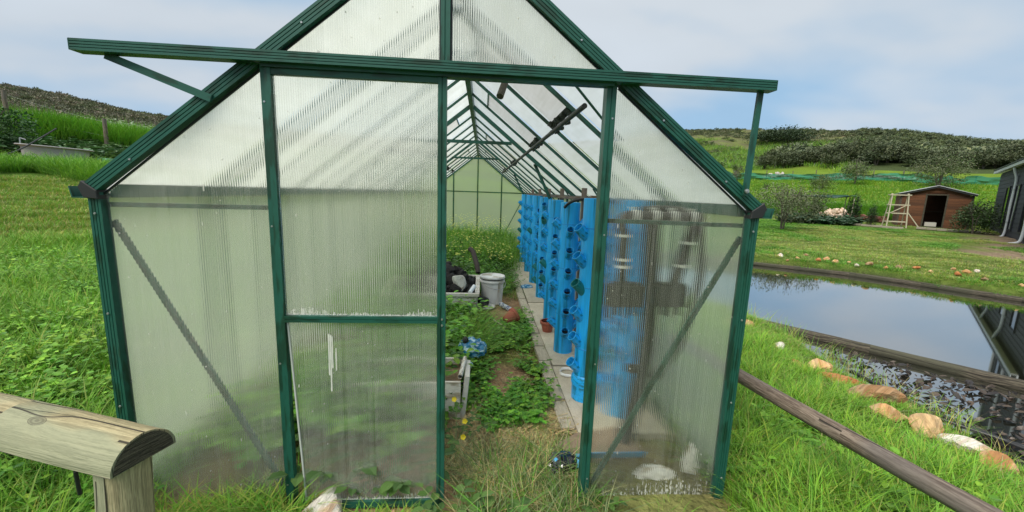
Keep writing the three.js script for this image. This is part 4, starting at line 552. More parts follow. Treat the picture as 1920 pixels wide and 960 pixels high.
{ // black pot lying in a white ring
  const p = thing('plant_pot', 'black plastic pot lying on its side beside the white bucket', 'plant pot'); p.position.set(0.16, 0.015, -3.0); p.rotation.set(0.2, 0.55, 1.25);
  mesh('body', new THREE.LatheGeometry([[0, -0.07], [0.055, -0.07], [0.077, 0.07], [0.082, 0.07], [0.082, 0.085], [0.072, 0.085], [0.05, -0.06], [0, -0.06]].map((q) => new THREE.Vector2(...q)), 28), M.black, p); for (const y of [-0.02, 0.03]) mesh('ring', new THREE.TorusGeometry(0.065 + y * 0.15, 0.004, 6, 28).rotateX(Math.PI / 2).translate(0, y, 0), M.black, p);
  const d = thing('saucer', 'white plastic saucer lying on the ground under the black pot', 'saucer'); d.position.set(0.19, GR + 0.005, -2.96); mesh('dish', new THREE.LatheGeometry([[0, 0.006], [0.1, 0.006], [0.122, 0.03], [0.13, 0.032], [0.13, 0.026], [0.106, 0], [0, 0]].map((q) => new THREE.Vector2(...q)), 32), M.white, d);
}
{ const p = thing('plastic_tube', 'white printed plastic tube lying on the soil right of the bucket', 'tube'); mesh('body', rod([0.39, -0.02, -3.02], [0.5, -0.028, -2.82], 0.028, 0.028, 18), std(lin(0.66, 0.68, 0.72), 0.45, { map: tex(128, 64, (u, v) => (fbm(u * 8, v * 20, 2, 5) > 0.62 ? [0.35, 0.42, 0.6] : [0.92, 0.93, 0.95])) }), p); mesh('mouth', rod([0.5, -0.028, -2.82], [0.502, -0.028, -2.817], 0.024, 0.024, 18), M.black, p); rebase(p, 0.45, GR, -2.92); }
{ // crumpled packets and bags
  const crumple = (w, h, d, seed, k = 0.25) => { const g = new THREE.IcosahedronGeometry(1, 4), p = g.attributes.position, v = V(0, 0, 0); for (let i = 0; i < p.count; i++) { v.fromBufferAttribute(p, i).normalize(); const f = 1 - k + k * 2.2 * Math.abs(fbm(v.x * 2.6 + seed, v.y * 2.6 + v.z * 2.1, 3, seed) - 0.5) + k * 0.9 * Math.abs(fbm(v.x * 6 - v.z * 5, v.y * 7 + seed, 2, seed + 3) - 0.5); v.multiplyScalar(f); p.setXYZ(i, v.x * w, Math.max(v.y, -0.35) * h, v.z * d); } g.computeVertexNormals(); return g; };
  const print = tex(256, 128, (u, v) => { const n = fbm(u * 6, v * 5, 2, 21), m = fbm(u * 22, v * 18, 2, 23); return n > 0.68 ? [0.75, 0.87, 0.92] : m > 0.7 ? [0.8, 0.88, 0.92] : mix3([0.1, 0.4, 0.6], [0.3, 0.62, 0.75], m); });
  const b = thing('plastic_bag', 'crumpled blue plastic bag behind the broken white planter', 'plastic bag'); mesh('body', crumple(0.14, 0.1, 0.11, 3), std(lin(0.75, 0.8, 0.85), 0.25, { map: print, clearcoat: 0.5 }), b); const e = mesh('mouth', crumple(0.028, 0.04, 0.03, 9), M.black, b); e.position.set(-0.035, 0.075, 0.04); const sc = mesh('torn_corner', crumple(0.03, 0.03, 0.03, 12), std(lin(0.4, 0.62, 0.8), 0.3), b); sc.position.set(0.08, -0.06, 0.16); b.position.set(0.085, 0.06, -1.46); b.rotation.y = -0.5;
  const p = thing('packet', 'flat blue and white packet on the concrete past the second tower', 'packet'); mesh('body', crumple(0.1, 0.04, 0.07, 15, 0.12), std(lin(0.8, 0.84, 0.9), 0.35, { map: print }), p); p.position.set(0.79, GR + 0.045, -3.9); p.rotation.y = 0.3;
  const k = thing('rubbish_bag', 'shiny black plastic bag in the grass by the cardboard', 'plastic bag'); mesh('body', crumple(0.1, 0.06, 0.07, 18, 0.22), std(lin(0.008, 0.008, 0.01), 0.16, { clearcoat: 1 }), k); const c = mesh('blue_corner', crumple(0.02, 0.03, 0.018, 25, 0.3), std(lin(0.1, 0.4, 0.7), 0.3), k); c.position.set(0.07, -0.005, 0.035); const c2 = mesh('blue_corner', crumple(0.035, 0.012, 0.02, 27, 0.2), std(lin(0.06, 0.35, 0.65), 0.3), k); c2.position.set(-0.03, 0.035, 0.01); k.position.set(0.575, GR + 0.035, -0.2); k.rotation.y = 0.4;
  const s = thing('white_sack', 'white plastic sack slumped inside the bottom corner of the right sheet', 'sack'); mesh('body', crumple(0.13, 0.05, 0.05, 33, 0.35), M.white, s); const s2 = mesh('fold', crumple(0.05, 0.13, 0.03, 36, 0.4), M.white, s); s2.position.set(0.18, 0.05, -0.01); s.position.set(1.03, GR + 0.01, -0.14);
}
{ const c = thing('cardboard', 'flattened brown cardboard box lying just inside the right door post', 'cardboard'), m = std(lin(0.36, 0.26, 0.18), 0.9, { map: rep(T.speck, 2, 2) }), m2 = std(lin(0.06, 0.3, 0.6), 0.7); const sh = new THREE.Shape([[0, 0], [0.12, 0.07], [0.42, 0.12], [0.46, -0.05], [0.16, -0.1]].map((p) => new THREE.Vector2(...p))); const g = new THREE.ExtrudeGeometry(sh, { depth: 0.005, bevelEnabled: false }).rotateX(-Math.PI / 2 + 0.35); mesh('panel', g, m, c); mesh('flap', new THREE.BoxGeometry(0.3, 0.004, 0.08).rotateX(-0.9).translate(0.28, 0.03, 0.12), m2, c); mesh('edge', box(0.2, 0.003, 0.085, 0.22, 0.006, 0.02), m2, c); c.position.set(0.555, GR + 0.06, -0.3); }
{ // broken planter near the door
  const t = thing('broken_planter', 'broken off-white planter with a split end wall just inside the door', 'planter'), w = std(lin(0.74, 0.71, 0.65), 0.75, { map: rep(T.grub, 0.8, 0.8) });
  const end = new THREE.Shape([[0, 0], [0.36, 0.0], [0.37, 0.22], [0.02, 0.27]].map((p) => new THREE.Vector2(...p))); end.holes.push(new THREE.Path([[0.07, 0.09], [0.1, 0.2], [0.13, 0.21], [0.115, 0.12]].map((p) => new THREE.Vector2(...p)))); const r = () => new THREE.ExtrudeGeometry(end, { depth: 0.02, bevelEnabled: true, bevelSize: 0.006, bevelThickness: 0.006, bevelSegments: 2 });
  mesh('end_wall', r().rotateY(Math.PI / 2).rotateZ(-0.1).translate(0.04, GR - 0.02, -0.68), w, t);
  mesh('side_wall', box(-0.3, 0.05, -0.67, 0.68, 0.25, 0.02).rotateZ(0.0), w, t); mesh('side_wall', box(-0.3, 0.05, -1.05, 0.68, 0.22, 0.02), w, t); mesh('rim', tube([[0.035, 0.205, -0.67], [0.045, 0.19, -0.85], [0.05, 0.165, -1.04]], 0.014, 14, 8), w, t);
  mesh('soil', box(-0.3, 0.03, -0.86, 0.66, 0.18, 0.36), M.soil, t); rebase(t, -0.25, GR, -0.85);
}
{ const g = [[0, 0], [0.045, 0], [0.065, 0.1], [0.072, 0.1], [0.073, 0.125], [0.062, 0.125], [0.044, 0.01], [0, 0.01]], mk = (label, x, y, z, rx, ry, rz, s) => { const p = thing('flower_pot', label, 'flower pot'); p.position.set(x, y, z); p.rotation.set(rx, ry, rz); p.scale.setScalar(s); mesh('body', new THREE.LatheGeometry(g.slice(0, 3).concat(g.slice(6)).map((q) => new THREE.Vector2(...q)), 28), M.pot, p); mesh('rim', new THREE.LatheGeometry([[0.064, 0.098], [0.073, 0.098], [0.074, 0.125], [0.062, 0.126]].map((q) => new THREE.Vector2(...q)), 28), M.pot, p); };
  mk('terracotta pot lying on its side in the middle of the weedy path', 0.4, 0.015, -2.3, 0.3, 0.6, -1.3, 1.05); mk('terracotta pot standing at the foot of the third blue tower', 0.8, GR + 0.03, -2.1, 0, 0, 0.05, 0.95);
  tag(mesh('wooden_stick', rod([0.28, 0.03, -2.28], [0.4, -0.0, -2.15], 0.008, 0.007, 7), M.lath), 'pale stick lying beside the toppled terracotta pot', 'stick'); }
{ const d = thing('white_ring', 'white plastic ring lying on the concrete behind the nearest tower foot', 'ring'); mesh('ring', new THREE.TorusGeometry(0.062, 0.011, 10, 36).rotateX(Math.PI / 2), M.white, d); d.position.set(0.81, GR + 0.05, -1.19); }

// ------------------------------------------------------------------ plants
const lc = (c, r, k = 0.35) => { const f = 1 + (r() - 0.5) * k, w = (r() - 0.5) * k * 0.5; return [c[0] * (f + w), c[1] * f, c[2] * (f - w * 0.5)]; };
// a tuft of curved blades
function tuft(n, h, spread, wid, lean, cols, seed) {
  const r = rng(seed), pos = [], col = [];
  for (let i = 0; i < n; i++) {
    const a = r() * 6.283, d = Math.sqrt(r()) * spread, bx = Math.cos(a) * d, bz = Math.sin(a) * d, t = a + (r() - 0.5) * 2.4, L = h * (0.45 + r() * 0.7), ln = lean * (0.3 + r()), w = wid * (0.7 + r() * 0.6), c = lc(cols[Math.floor(r() * cols.length)], r), f = r() * 3.14, sx = Math.cos(t + 1.57), sz = Math.sin(t + 1.57); void f;
    const P = (q) => [bx + Math.cos(t) * ln * L * q * q, L * (q - 0.28 * ln * q * q), bz + Math.sin(t) * ln * L * q * q], q = [0, 0.4, 0.75, 1].map(P), ws = [w, w * 0.85, w * 0.5];
    const side = (k, s) => [q[k][0] + sx * ws[k] * s / 2, q[k][1], q[k][2] + sz * ws[k] * s / 2];
    for (let k = 0; k < 2; k++) pos.push(...side(k, -1), ...side(k, 1), ...side(k + 1, 1), ...side(k, -1), ...side(k + 1, 1), ...side(k + 1, -1)); pos.push(...side(2, -1), ...side(2, 1), ...q[3]);
    for (let k = 0; k < 15; k++) col.push(...c);
  }
  return fromTris(pos, col);
}
// one folded leaf: stem point p, direction d (unit), up n, length l, width w -> six triangles
function leafTris(pos, col, p, d, n, l, w, c, droop = 0.2) {
  const s = new THREE.Vector3().crossVectors(d, n).normalize(), at2 = (t, e, y) => p.clone().addScaledVector(d, t * l).addScaledVector(s, e * w).addScaledVector(n, y * l - droop * l * t * t);
  const a = at2(0, 0, 0), m = at2(0.5, 0, -0.03), t = at2(1, 0, -0.02), l1 = at2(0.28, -0.42, 0.06), l2 = at2(0.68, -0.42, 0.06), r1 = at2(0.28, 0.42, 0.06), r2 = at2(0.68, 0.42, 0.06);
  for (const q of [a, r1, m, m, r1, r2, m, r2, t, a, m, l1, l1, m, l2, l2, m, t]) { pos.push(q.x, q.y, q.z); } for (let k = 0; k < 18; k++) col.push(...c);
}
// a low weed: stems with paired leaflets
function weed(nStem, h, pairs, l, w, cols, seed, flat = 0.8) {
  const r = rng(seed), pos = [], col = [], up = V(0, 1, 0);
  for (let i = 0; i < nStem; i++) {
    const a = r() * 6.283, e = 0.35 + r() * flat, dir = V(Math.cos(a) * e, 1, Math.sin(a) * e).normalize(), L = h * (0.6 + r() * 0.6), b = V((r() - 0.5) * h * 0.5, 0, (r() - 0.5) * h * 0.5), c = lc(cols[Math.floor(r() * cols.length)], r, 0.4);
    const P = (t) => b.clone().addScaledVector(dir, t * L).add(V(Math.cos(a), -0.35, Math.sin(a)).multiplyScalar(t * t * L * 0.35)), sd = V(-Math.sin(a), 0, Math.cos(a)), fw = V(Math.cos(a), 0.1, Math.sin(a));
    for (let k = 0; k < 3; k++) { const p0 = P(k / 3), p1 = P((k + 1) / 3), q = sd.clone().multiplyScalar(0.0015); pos.push(...p0.clone().sub(q).toArray(), ...p0.clone().add(q).toArray(), ...p1.toArray()); for (let m = 0; m < 3; m++) col.push(c[0] * 1.4, c[1], c[2]); }
    for (let k = 0; k < pairs; k++) { const t = 0.3 + (0.65 * k) / pairs, p = P(t), s = 0.65 + 0.5 * Math.sin(t * 2.6); for (const q of [-1, 1]) leafTris(pos, col, p, sd.clone().multiplyScalar(q).addScaledVector(fw, 0.45).add(V(0, (r() - 0.4) * 0.5, 0)).normalize(), up.clone().addScaledVector(fw, (r() - 0.5) * 0.7).normalize(), l * s * (0.8 + r() * 0.4), w * s, lc(c, r, 0.25)); }
    leafTris(pos, col, P(1), fw.clone().add(V(0, r() * 0.4, 0)).normalize(), up, l * 1.15, w * 1.1, lc(c, r, 0.25));
  }
  return fromTris(pos, col);
}
function scatter(name, label, category, geo, mat, spots, tints, seed, tilt = 0.2) {
  const r = rng(seed), m = new THREE.InstancedMesh(geo, mat, spots.length), o = new THREE.Object3D(), c = new THREE.Color();
  spots.forEach(([x, y, z, s = 1, sy = s], i) => { o.position.set(x, y, z); o.rotation.set((r() - 0.5) * tilt, r() * 6.283, (r() - 0.5) * tilt); o.scale.set(s, sy, s); o.updateMatrix(); m.setMatrixAt(i, o.matrix); const t = tints[Math.floor(r() * tints.length)], f = 0.8 + r() * 0.4; m.setColorAt(i, c.setRGB(t[0] * f, t[1] * f, t[2] * f)); });
  m.name = numbered(name); shade(m); scene.add(m); return tag(m, label, category, null, 'stuff');
}
// spread n points by bearing and distance, kept where ok(x, z, bearing, r) holds
function spread(n, a0, a1, r0, r1, seed, ok = () => true, size = () => 1, lift = -0.01, pow = 0.5) {
  const r = rng(seed), out = []; for (let i = 0; i < n; i++) { const a = lerp(a0, a1, r()), t = Math.pow(lerp(Math.pow(r0, 1 / pow), Math.pow(r1, 1 / pow), r()), pow), q = (a * Math.PI) / 180, x = CX + Math.sin(q) * t, z = CZ - Math.cos(q) * t, k = r(); if (!ok(x, z, a, t)) continue; const s = size(k, x, z, t); out.push([x, ground(x, z) + lift, z, s * (0.85 + 0.3 * r()), s * (0.75 + 0.5 * r())]); } return out;
}
const G = { a: [0.155, 0.37, 0.032], b: [0.215, 0.44, 0.045], c: [0.12, 0.29, 0.034], y: [0.4, 0.46, 0.09], dry: [0.56, 0.45, 0.22], straw: [0.64, 0.52, 0.28], fresh: [0.27, 0.5, 0.05], grey: [0.25, 0.31, 0.14], deep: [0.08, 0.19, 0.035] };
const ones = [[1, 1, 1], [0.85, 0.95, 0.9], [1.15, 1.05, 0.9], [0.95, 1.1, 1]];
const outside = (x, z) => houseRect(x, z, 0.03) > 0, dry = (x, z) => !(x > 1.6) || polyDist(x, z) > 0.03;
const nearRail = (x, z) => false;
// left slope
const gNear = tuft(46, 0.21, 0.11, 0.006, 0.9, [G.a, G.b, G.fresh, G.fresh, G.a, G.y], 1), gShort = tuft(40, 0.07, 0.13, 0.006, 1.0, [G.b, G.y, G.a, G.y, G.dry], 2), gLong = tuft(60, 0.34, 0.16, 0.008, 1.1, [G.a, G.c, G.b, G.fresh], 3), gField = tuft(50, 0.24, 0.55, 0.022, 1.0, [G.fresh, G.b, G.fresh, G.y, G.a], 4);
const wClover = weed(17, 0.19, 6, 0.02, 0.0165, [G.a, G.b, G.fresh, G.c, G.a], 5, 0.55), wBroad = weed(9, 0.2, 4, 0.055, 0.04, [G.a, G.c, G.b], 6);
const clump = (x, z, k, s) => fbm(x * k, z * k, 3, s);
scatter('grass', 'lush green grass on the near left slope', 'grass', gNear, M.blade, spread(3600, -62, -30, 1.3, 8.8, 11, (x, z, a, r) => outside(x, z) && x < -1.3 && clump(x, z, 1.2, 5) > 0.22, (k, x, z) => 0.6 + k * 0.6 + clump(x, z, 1.4, 51) * 0.4), ones, 12);
scatter('clover', 'thick leafy green weeds covering the near left slope', 'weeds', wClover, M.leaf, spread(3200, -62, -30, 1.4, 8.2, 13, (x, z) => outside(x, z) && x < -1.32 && clump(x, z, 1.2, 5) < 0.58, (k, x, z) => (0.5 + k * k * 0.9) * (0.35 + 1.4 * clump(x, z, 1.9, 50))), ones, 14);
scatter('short_grass', 'mown yellowish lawn on the left slope', 'grass', gShort, M.blade, spread(4200, -54, -30, 7.0, 14.2, 15, outside, (k, x, z) => 0.8 + k * 0.5 + (clump(x, z, 0.7, 6) - 0.5)), ones, 16);
scatter('long_grass', 'long bright green grass above the mown lawn on the left', 'grass', gLong, M.blade, spread(1300, -54, -33, 13.2, 16.6, 17, (x, z) => clump(x, z, 0.5, 7) > 0.3, (k, x, z) => 0.6 + k * 0.7 + clump(x, z, 0.4, 8) * 0.4), ones, 18);
scatter('grass', 'patchy grass between the vegetable rows on the left slope', 'grass', gShort, M.blade, spread(1300, -53, -33, 16.6, 25, 19, (x, z) => clump(x, z, 0.7, 9) > 0.45, (k) => 0.9 + k * 1.2), ones, 20);
scatter('vegetable_bed', 'broad leaved squash plants in the bed behind the bath tub', 'vegetables', weed(9, 0.3, 3, 0.16, 0.15, [[0.11, 0.22, 0.08], [0.14, 0.27, 0.1], [0.09, 0.18, 0.05]], 21), M.leaf, spread(420, -48, -34, 20.6, 24.4, 22, (x, z) => clump(x, z, 0.5, 10) > 0.38, (k) => 0.8 + k * 0.7), ones, 23);
scatter('tall_grass', 'bank of tall yellow-green grass along the top of the left slope', 'grass', tuft(80, 0.75, 0.4, 0.018, 0.8, [G.fresh, G.a, G.b, G.c], 24), M.blade, spread(900, -56, -30, 24.5, 27.5, 25, undefined, (k) => 0.8 + k * 0.5), ones, 26);
scatter('field_grass', 'yellow-green grass on the field behind the left fence', 'grass', gField, M.blade, spread(2300, -54, -28, 26.5, 52, 27, undefined, (k) => 0.9 + k * 0.7, -0.02, 0.7), [[1, 1, 1], [1.2, 1.1, 0.8], [0.8, 0.9, 1]], 28);
// right bank and lawns
scatter('grass', 'bright green grass bank between the greenhouse and the pond', 'grass', gNear, M.blade, spread(3400, 22, 100, 1.25, 5.6, 31, (x, z) => x > 1.33 && outside(x, z) && dry(x, z) && clump(x, z, 1.5, 15) > 0.25, (k, x, z) => (0.45 + k * 0.45 + clump(x, z, 1.1, 16) * 0.35) * (0.2 + 0.8 * sstep(0.1, 1.1, polyDist(x, z)))), [...ones, [1.2, 1.1, 0.9]], 32);
scatter('grass', 'yellowing short grass on the bank beside the greenhouse corner', 'grass', tuft(44, 0.11, 0.12, 0.005, 1.2, [G.y, G.b, G.dry, G.b, G.a], 33), M.blade, spread(2300, 22, 100, 1.25, 6, 34, (x, z) => x > 1.33 && dry(x, z), (k, x, z) => (0.7 + k * 0.6) * (0.4 + 0.6 * sstep(0.1, 0.9, polyDist(x, z)))), ones, 35);
scatter('weeds', 'low leafy weeds mixed in the grass bank by the pond', 'weeds', wBroad, M.leaf, spread(330, 30, 90, 1.5, 4.6, 36, (x, z) => x > 1.38 && polyDist(x, z) > 0.7 && clump(x, z, 1.3, 17) > 0.5, (k) => 0.35 + k * 0.45), ones, 37);
scatter('reed_grass', 'thin pale grass stalks at the water edge of the pond', 'grass', tuft(16, 0.2, 0.1, 0.004, 0.7, [G.y, G.b, G.dry], 38), M.blade, (() => { const r = rng(39), o = []; for (let i = 0; i < 160; i++) { const z = -3.6 + r() * 4, x = 3.05 + r() * 0.55; const d = polyDist(x, z); if (Math.abs(d) < 0.16) o.push([x, Math.max(ground(x, z), WATER) - 0.01, z, 0.6 + r() * 0.6]); } return o; })(), ones, 40);
const patch = (x, z) => clump(x, z, 0.32, 20) * 0.75 + clump(x, z, 1.3, 52) * 0.25, lawnOk = (x, z, a, r) => dry(x, z) && polyDist(x, z) > 0.1 && !(a > 52 && r > 16 && clump(x, z, 0.8, 18) < 0.62) && !(a > 43 && r > 25.2);
scatter('short_grass', 'dry yellowish patches of the short lawn beyond the pond', 'grass', tuft(60, 0.05, 0.17, 0.006, 1.3, [G.y, G.b, G.dry, G.y, [0.28, 0.33, 0.07]], 401), M.blade, spread(5200, 24, 60, 9.8, 27, 41, (x, z, a, r) => lawnOk(x, z, a, r) && patch(x, z) < 0.48, (k) => 0.8 + k * 0.6), ones, 42);
scatter('short_grass', 'fresh green stretches of the short lawn beyond the pond', 'grass', tuft(60, 0.06, 0.17, 0.006, 1.2, [G.b, G.a, G.a, G.c], 402), M.blade, spread(7600, 24, 60, 9.8, 27, 412, (x, z, a, r) => lawnOk(x, z, a, r) && patch(x, z) > 0.42, (k) => 0.8 + k * 0.7), ones, 422);
scatter('long_grass', 'darker longer grass patches on the lawn in front of the shed', 'grass', gLong, M.blade, spread(1900, 26, 56, 12, 26.5, 43, (x, z, a, r) => patch(x, z) > 0.6 && !(a > 52) && !(a > 43 && r > 25.2), (k) => 0.25 + k * 0.25), ones, 44);
scatter('short_grass', 'thin grass around the shed and the stone pile', 'grass', gShort, M.blade, spread(3200, 28, 57, 26.5, 34, 45, (x, z, a, r) => !(a > 43 && a < 54.5 && r < 28) && !(a > 43.4 && a < 47.2 && r > 29.6 && r < 32) && !(a > 46.6 && a < 53.2 && Math.hypot(x - at(50, 30.4)[0], z - at(50, 30.4)[2]) < 2.2), (k) => 0.9 + k * 0.6), ones, 46);
scatter('tall_grass', 'bank of tall yellow-green grass behind the shed', 'grass', tuft(90, 0.46, 0.45, 0.016, 0.9, [G.fresh, G.a, G.b, G.c], 47), M.blade, spread(1900, 22, 60, 33.2, 36.2, 48, undefined, (k) => 0.8 + k * 0.5), ones, 49);
scatter('field_grass', 'bright yellow-green grass on the field before the net fence', 'grass', gField, M.blade, spread(6500, 20, 60, 35, 64, 50, undefined, (k) => 0.8 + k * 0.7, -0.02, 0.7), [[1, 1, 1], [1.25, 1.12, 0.8], [0.85, 0.95, 1]], 51);
scatter('field_grass', 'rough green grass on the rising field beyond the net fence', 'grass', tuft(30, 0.7, 0.9, 0.05, 0.7, [G.b, G.y, G.fresh, G.grey], 52), M.blade, spread(4200, 14, 44, 64, 150, 53, (x, z) => clump(x, z, 0.05, 21) > 0.4, (k) => 0.9 + k * 0.9, -0.03, 0.6), [[1, 1, 1], [1.2, 1.1, 0.9], [0.8, 0.85, 0.9]], 54);
// at the foot of the gable
scatter('grass', 'long grass blades growing against the foot of the left gable sheet', 'grass', tuft(30, 0.26, 0.09, 0.007, 1.0, [G.a, G.b, G.fresh, G.y], 60), M.blade, (() => { const r = rng(61), o = []; for (let i = 0; i < 64; i++) { const x = -1.35 + r() * 0.78, z = 0.05 + r() * r() * 0.42; o.push([x, GR - 0.02, z, 0.45 + r() * 0.5]); } for (let i = 0; i < 26; i++) o.push([-0.6 + r() * 0.6, GR - 0.02, 0.06 + r() * 0.14, 0.22 + r() * 0.25]); for (let i = 0; i < 22; i++) o.push([0.6 + r() * 0.7, GR - 0.05, 0.05 + r() * 0.2, 0.2 + r() * 0.25]); return o; })(), ones, 62);
// inside
const path = (x, z) => x > -0.05 && x < 0.64;
const inSpots = (n, x0, x1, z0, z1, seed, ok, size) => { const r = rng(seed), o = []; for (let i = 0; i < n; i++) { const x = lerp(x0, x1, r()), z = lerp(z0, z1, r()), k = r(); if (!ok(x, z)) continue; const s = size(k, x, z); o.push([x, ground(x, z) - 0.01, z, s, s * (0.8 + 0.4 * r())]); } return o; };
scatter('wiry_grass', 'grey-green wiry grass tangle on the threshold of the doorway', 'grass', tuft(60, 0.18, 0.13, 0.0036, 1.5, [G.grey, G.a, [0.2, 0.24, 0.1], G.dry, [0.1, 0.17, 0.05], G.c], 70), M.blade, inSpots(64, -0.02, 0.64, -0.28, 0.26, 71, (x, z) => x > 0.12 || z < -0.1, (k) => 0.5 + k * 0.55), ones, 72, 0.6);
scatter('weeds', 'leafy green weeds along the path inside the greenhouse', 'weeds', weed(14, 0.17, 4, 0.04, 0.036, [G.a, G.c, G.b, [0.1, 0.17, 0.05]], 73), M.leaf, inSpots(420, -0.1, 0.66, -3.4, -0.3, 74, (x, z) => !bare(x, z) && clump(x, z, 2.6, 22) > 0.6, (k) => 0.35 + k * 0.5), ones, 75);
scatter('grass', 'arching grass tuft beside the tub and along the inner path', 'grass', tuft(60, 0.34, 0.1, 0.0055, 1.4, [G.a, G.b, G.y, G.fresh], 76), M.blade, inSpots(60, -0.45, 0.22, -2.5, -1.3, 77, () => true, (k) => 0.55 + k * 0.5), ones, 78);
scatter('grass', 'short thin grass over the soil of the inner path', 'grass', tuft(40, 0.09, 0.1, 0.0035, 1.5, [G.y, G.grey, G.dry, G.b], 79), M.blade, inSpots(420, -0.1, 0.66, -4, -0.2, 80, (x, z) => !bare(x, z) && clump(x, z, 2.2, 23) > 0.45, (k) => 0.5 + k * 0.6), ones, 81);
scatter('weeds', 'dense weeds filling the left half of the greenhouse', 'weeds', weed(22, 0.36, 5, 0.055, 0.045, [G.a, G.c, G.deep, G.b], 82), M.leaf, inSpots(420, -1.08, -0.1, -9, -0.42, 83, (x, z) => !(x > -0.66 && z < -2.55 && z > -3.65) && clump(x, z, 1.2, 24) > 0.34, (k) => 0.5 + k * 0.6), ones, 84);
scatter('flowering_weeds', 'tall weeds with yellow flowers filling the far end of the greenhouse', 'weeds', weed(26, 0.5, 6, 0.055, 0.042, [G.a, G.c, G.deep, G.b], 85), M.leaf, inSpots(330, -0.9, 0.82, -9.1, -3.6, 86, (x, z) => !(x > 0.6 && z > -6.4), (k, x, z) => (0.45 + k * 0.35) * (0.7 + 0.55 * sstep(-4, -7, z)) * (z > -3.9 ? 0.7 : 1)), ones, 87);
scatter('long_grass', 'bright long grass among the weeds at the far end of the greenhouse', 'grass', tuft(60, 0.6, 0.2, 0.007, 0.7, [G.fresh, G.b, G.a], 88), M.blade, inSpots(110, -0.9, 0.75, -9.1, -5.2, 89, () => true, (k) => 0.7 + k * 0.45), ones, 90);
const flower = (() => { const pos = [], col = [], r = rng(3); for (let f = 0; f < 5; f++) { const cx = (r() - 0.5) * 0.3, cz = (r() - 0.5) * 0.3, cy = r() * 0.1; for (let p = 0; p < 5; p++) leafTris(pos, col, V(cx, cy, cz), V(Math.cos(p * 1.257), 0.25, Math.sin(p * 1.257)).normalize(), V(0, 1, 0), 0.016, 0.013, [0.9, 0.86, 0.22], 0); } return fromTris(pos, col); })();
scatter('yellow_flowers', 'small yellow flowers scattered over the weeds at the far end', 'flowers', flower, M.leaf, inSpots(150, -0.85, 0.8, -8.8, -3.9, 91, (x, z) => !(x > 0.62 && z > -6.4), (k) => 0.9 + k * 0.5).map(([x, y, z, s]) => [x, y + 0.33 + 0.3 * sstep(-4, -7, z) * hash(Math.floor(x * 99), Math.floor(z * 99)) + 0.08, z, s]), [[1, 1, 1]], 92);
scatter('straw', 'dry pale straw lying across the path inside the doorway', 'straw', (() => { const r = rng(5), pos = [], col = []; for (let i = 0; i < 60; i++) { const a = r() * 3.14, l = 0.06 + r() * 0.12, x = (r() - 0.5) * 0.16, z = (r() - 0.5) * 0.16, y = 0.004 + r() * 0.03, dx = Math.cos(a) * l / 2, dz = Math.sin(a) * l / 2 * 0.7, w = 0.0028, dy = (r() - 0.5) * 0.03, c = lc([0.5, 0.4, 0.22], r, 0.5); pos.push(x - dx, y - dy, z - dz - w, x + dx, y + dy, z + dz, x - dx, y - dy, z - dz + w, x + dx, y + dy, z + dz - w, x - dx, y - dy, z - dz, x + dx, y + dy, z + dz + w); for (let k = 0; k < 6; k++) col.push(...c); } return fromTris(pos, col); })(), M.straw, inSpots(420, 0.05, 0.78, -0.85, -0.2, 93, (x, z) => clump(x, z, 3, 26) > 0.36, (k) => 0.6 + k * 0.5).concat(inSpots(90, 0.05, 0.6, -1.7, -0.8, 94, (x, z) => clump(x, z, 3, 27) > 0.5, (k) => 0.5 + k * 0.4)), ones, 95);
// single leafy plants by the door sill: stems with large leaves one can pick out
function leafyPlant(label, x, z, stems, seed, leafL, hgt) {
  const p = thing('leafy_plant', label, 'plant'), r = rng(seed), one = (c, k) => { const pos = [], col = []; leafTris(pos, col, V(0, 0, 0), V(0, 0, 1), V(0, 1, 0), 1, 0.78, c, 0.12 + k * 0.1); return fromTris(pos, col); };
  const gs = [[0.09, 0.19, 0.035], [0.12, 0.23, 0.05], [0.07, 0.15, 0.035]].map(one); p.position.set(x, GR, z);
  for (let i = 0; i < stems; i++) {
    const a = (i / stems) * 6.283 + r(), e = 0.5 + r() * 0.5, pts = [0, 0.35, 0.7, 1].map((t) => [Math.cos(a) * e * hgt * t, hgt * (t * 1.1 - 0.35 * t * t) * (0.8 + r() * 0.1), Math.sin(a) * e * hgt * t]), cv = new THREE.CatmullRomCurve3(pts.map((q) => V(...q))); mesh('stem', tube(pts, 0.0022, 10, 5), std(lin(0.14, 0.2, 0.06), 0.7), p);
    const place = (t, ang, s) => { const l = mesh('leaf', gs[Math.floor(r() * 3)], M.leaf, p), q = cv.getPoint(t); l.position.copy(q); l.rotation.order = 'YXZ'; l.rotation.set(-0.25 + (r() - 0.5) * 0.5, Math.PI / 2 - a + ang, (r() - 0.5) * 0.5); l.scale.setScalar(leafL * s * (0.85 + r() * 0.3)); };
    for (const t of [0.35, 0.58, 0.8]) for (const q of [-1, 1]) place(t, q * 1.1, 0.75 + 0.3 * t); place(1, 0, 1.15);
  }
  return p;
}
leafyPlant('large leafy weed spilling over the sill at the bottom of the door stile', 0.05, 0.14, 6, 201, 0.05, 0.17);
leafyPlant('pale green leafy weed in the middle of the doorway foot', 0.24, 0.2, 5, 202, 0.06, 0.14);
leafyPlant('leafy weed pressed against the inside of the lower door sheet, left side', -0.46, -0.12, 7, 203, 0.062, 0.28);
leafyPlant('leafy weed behind the lower door sheet, near the stile', -0.14, -0.1, 6, 204, 0.052, 0.2);
leafyPlant('small leafy sprout at the foot of the right door post', 0.67, 0.07, 4, 205, 0.038, 0.1);
leafyPlant('leafy weed behind the bottom of the lower door sheet, in the middle', -0.3, -0.06, 6, 206, 0.05, 0.16);
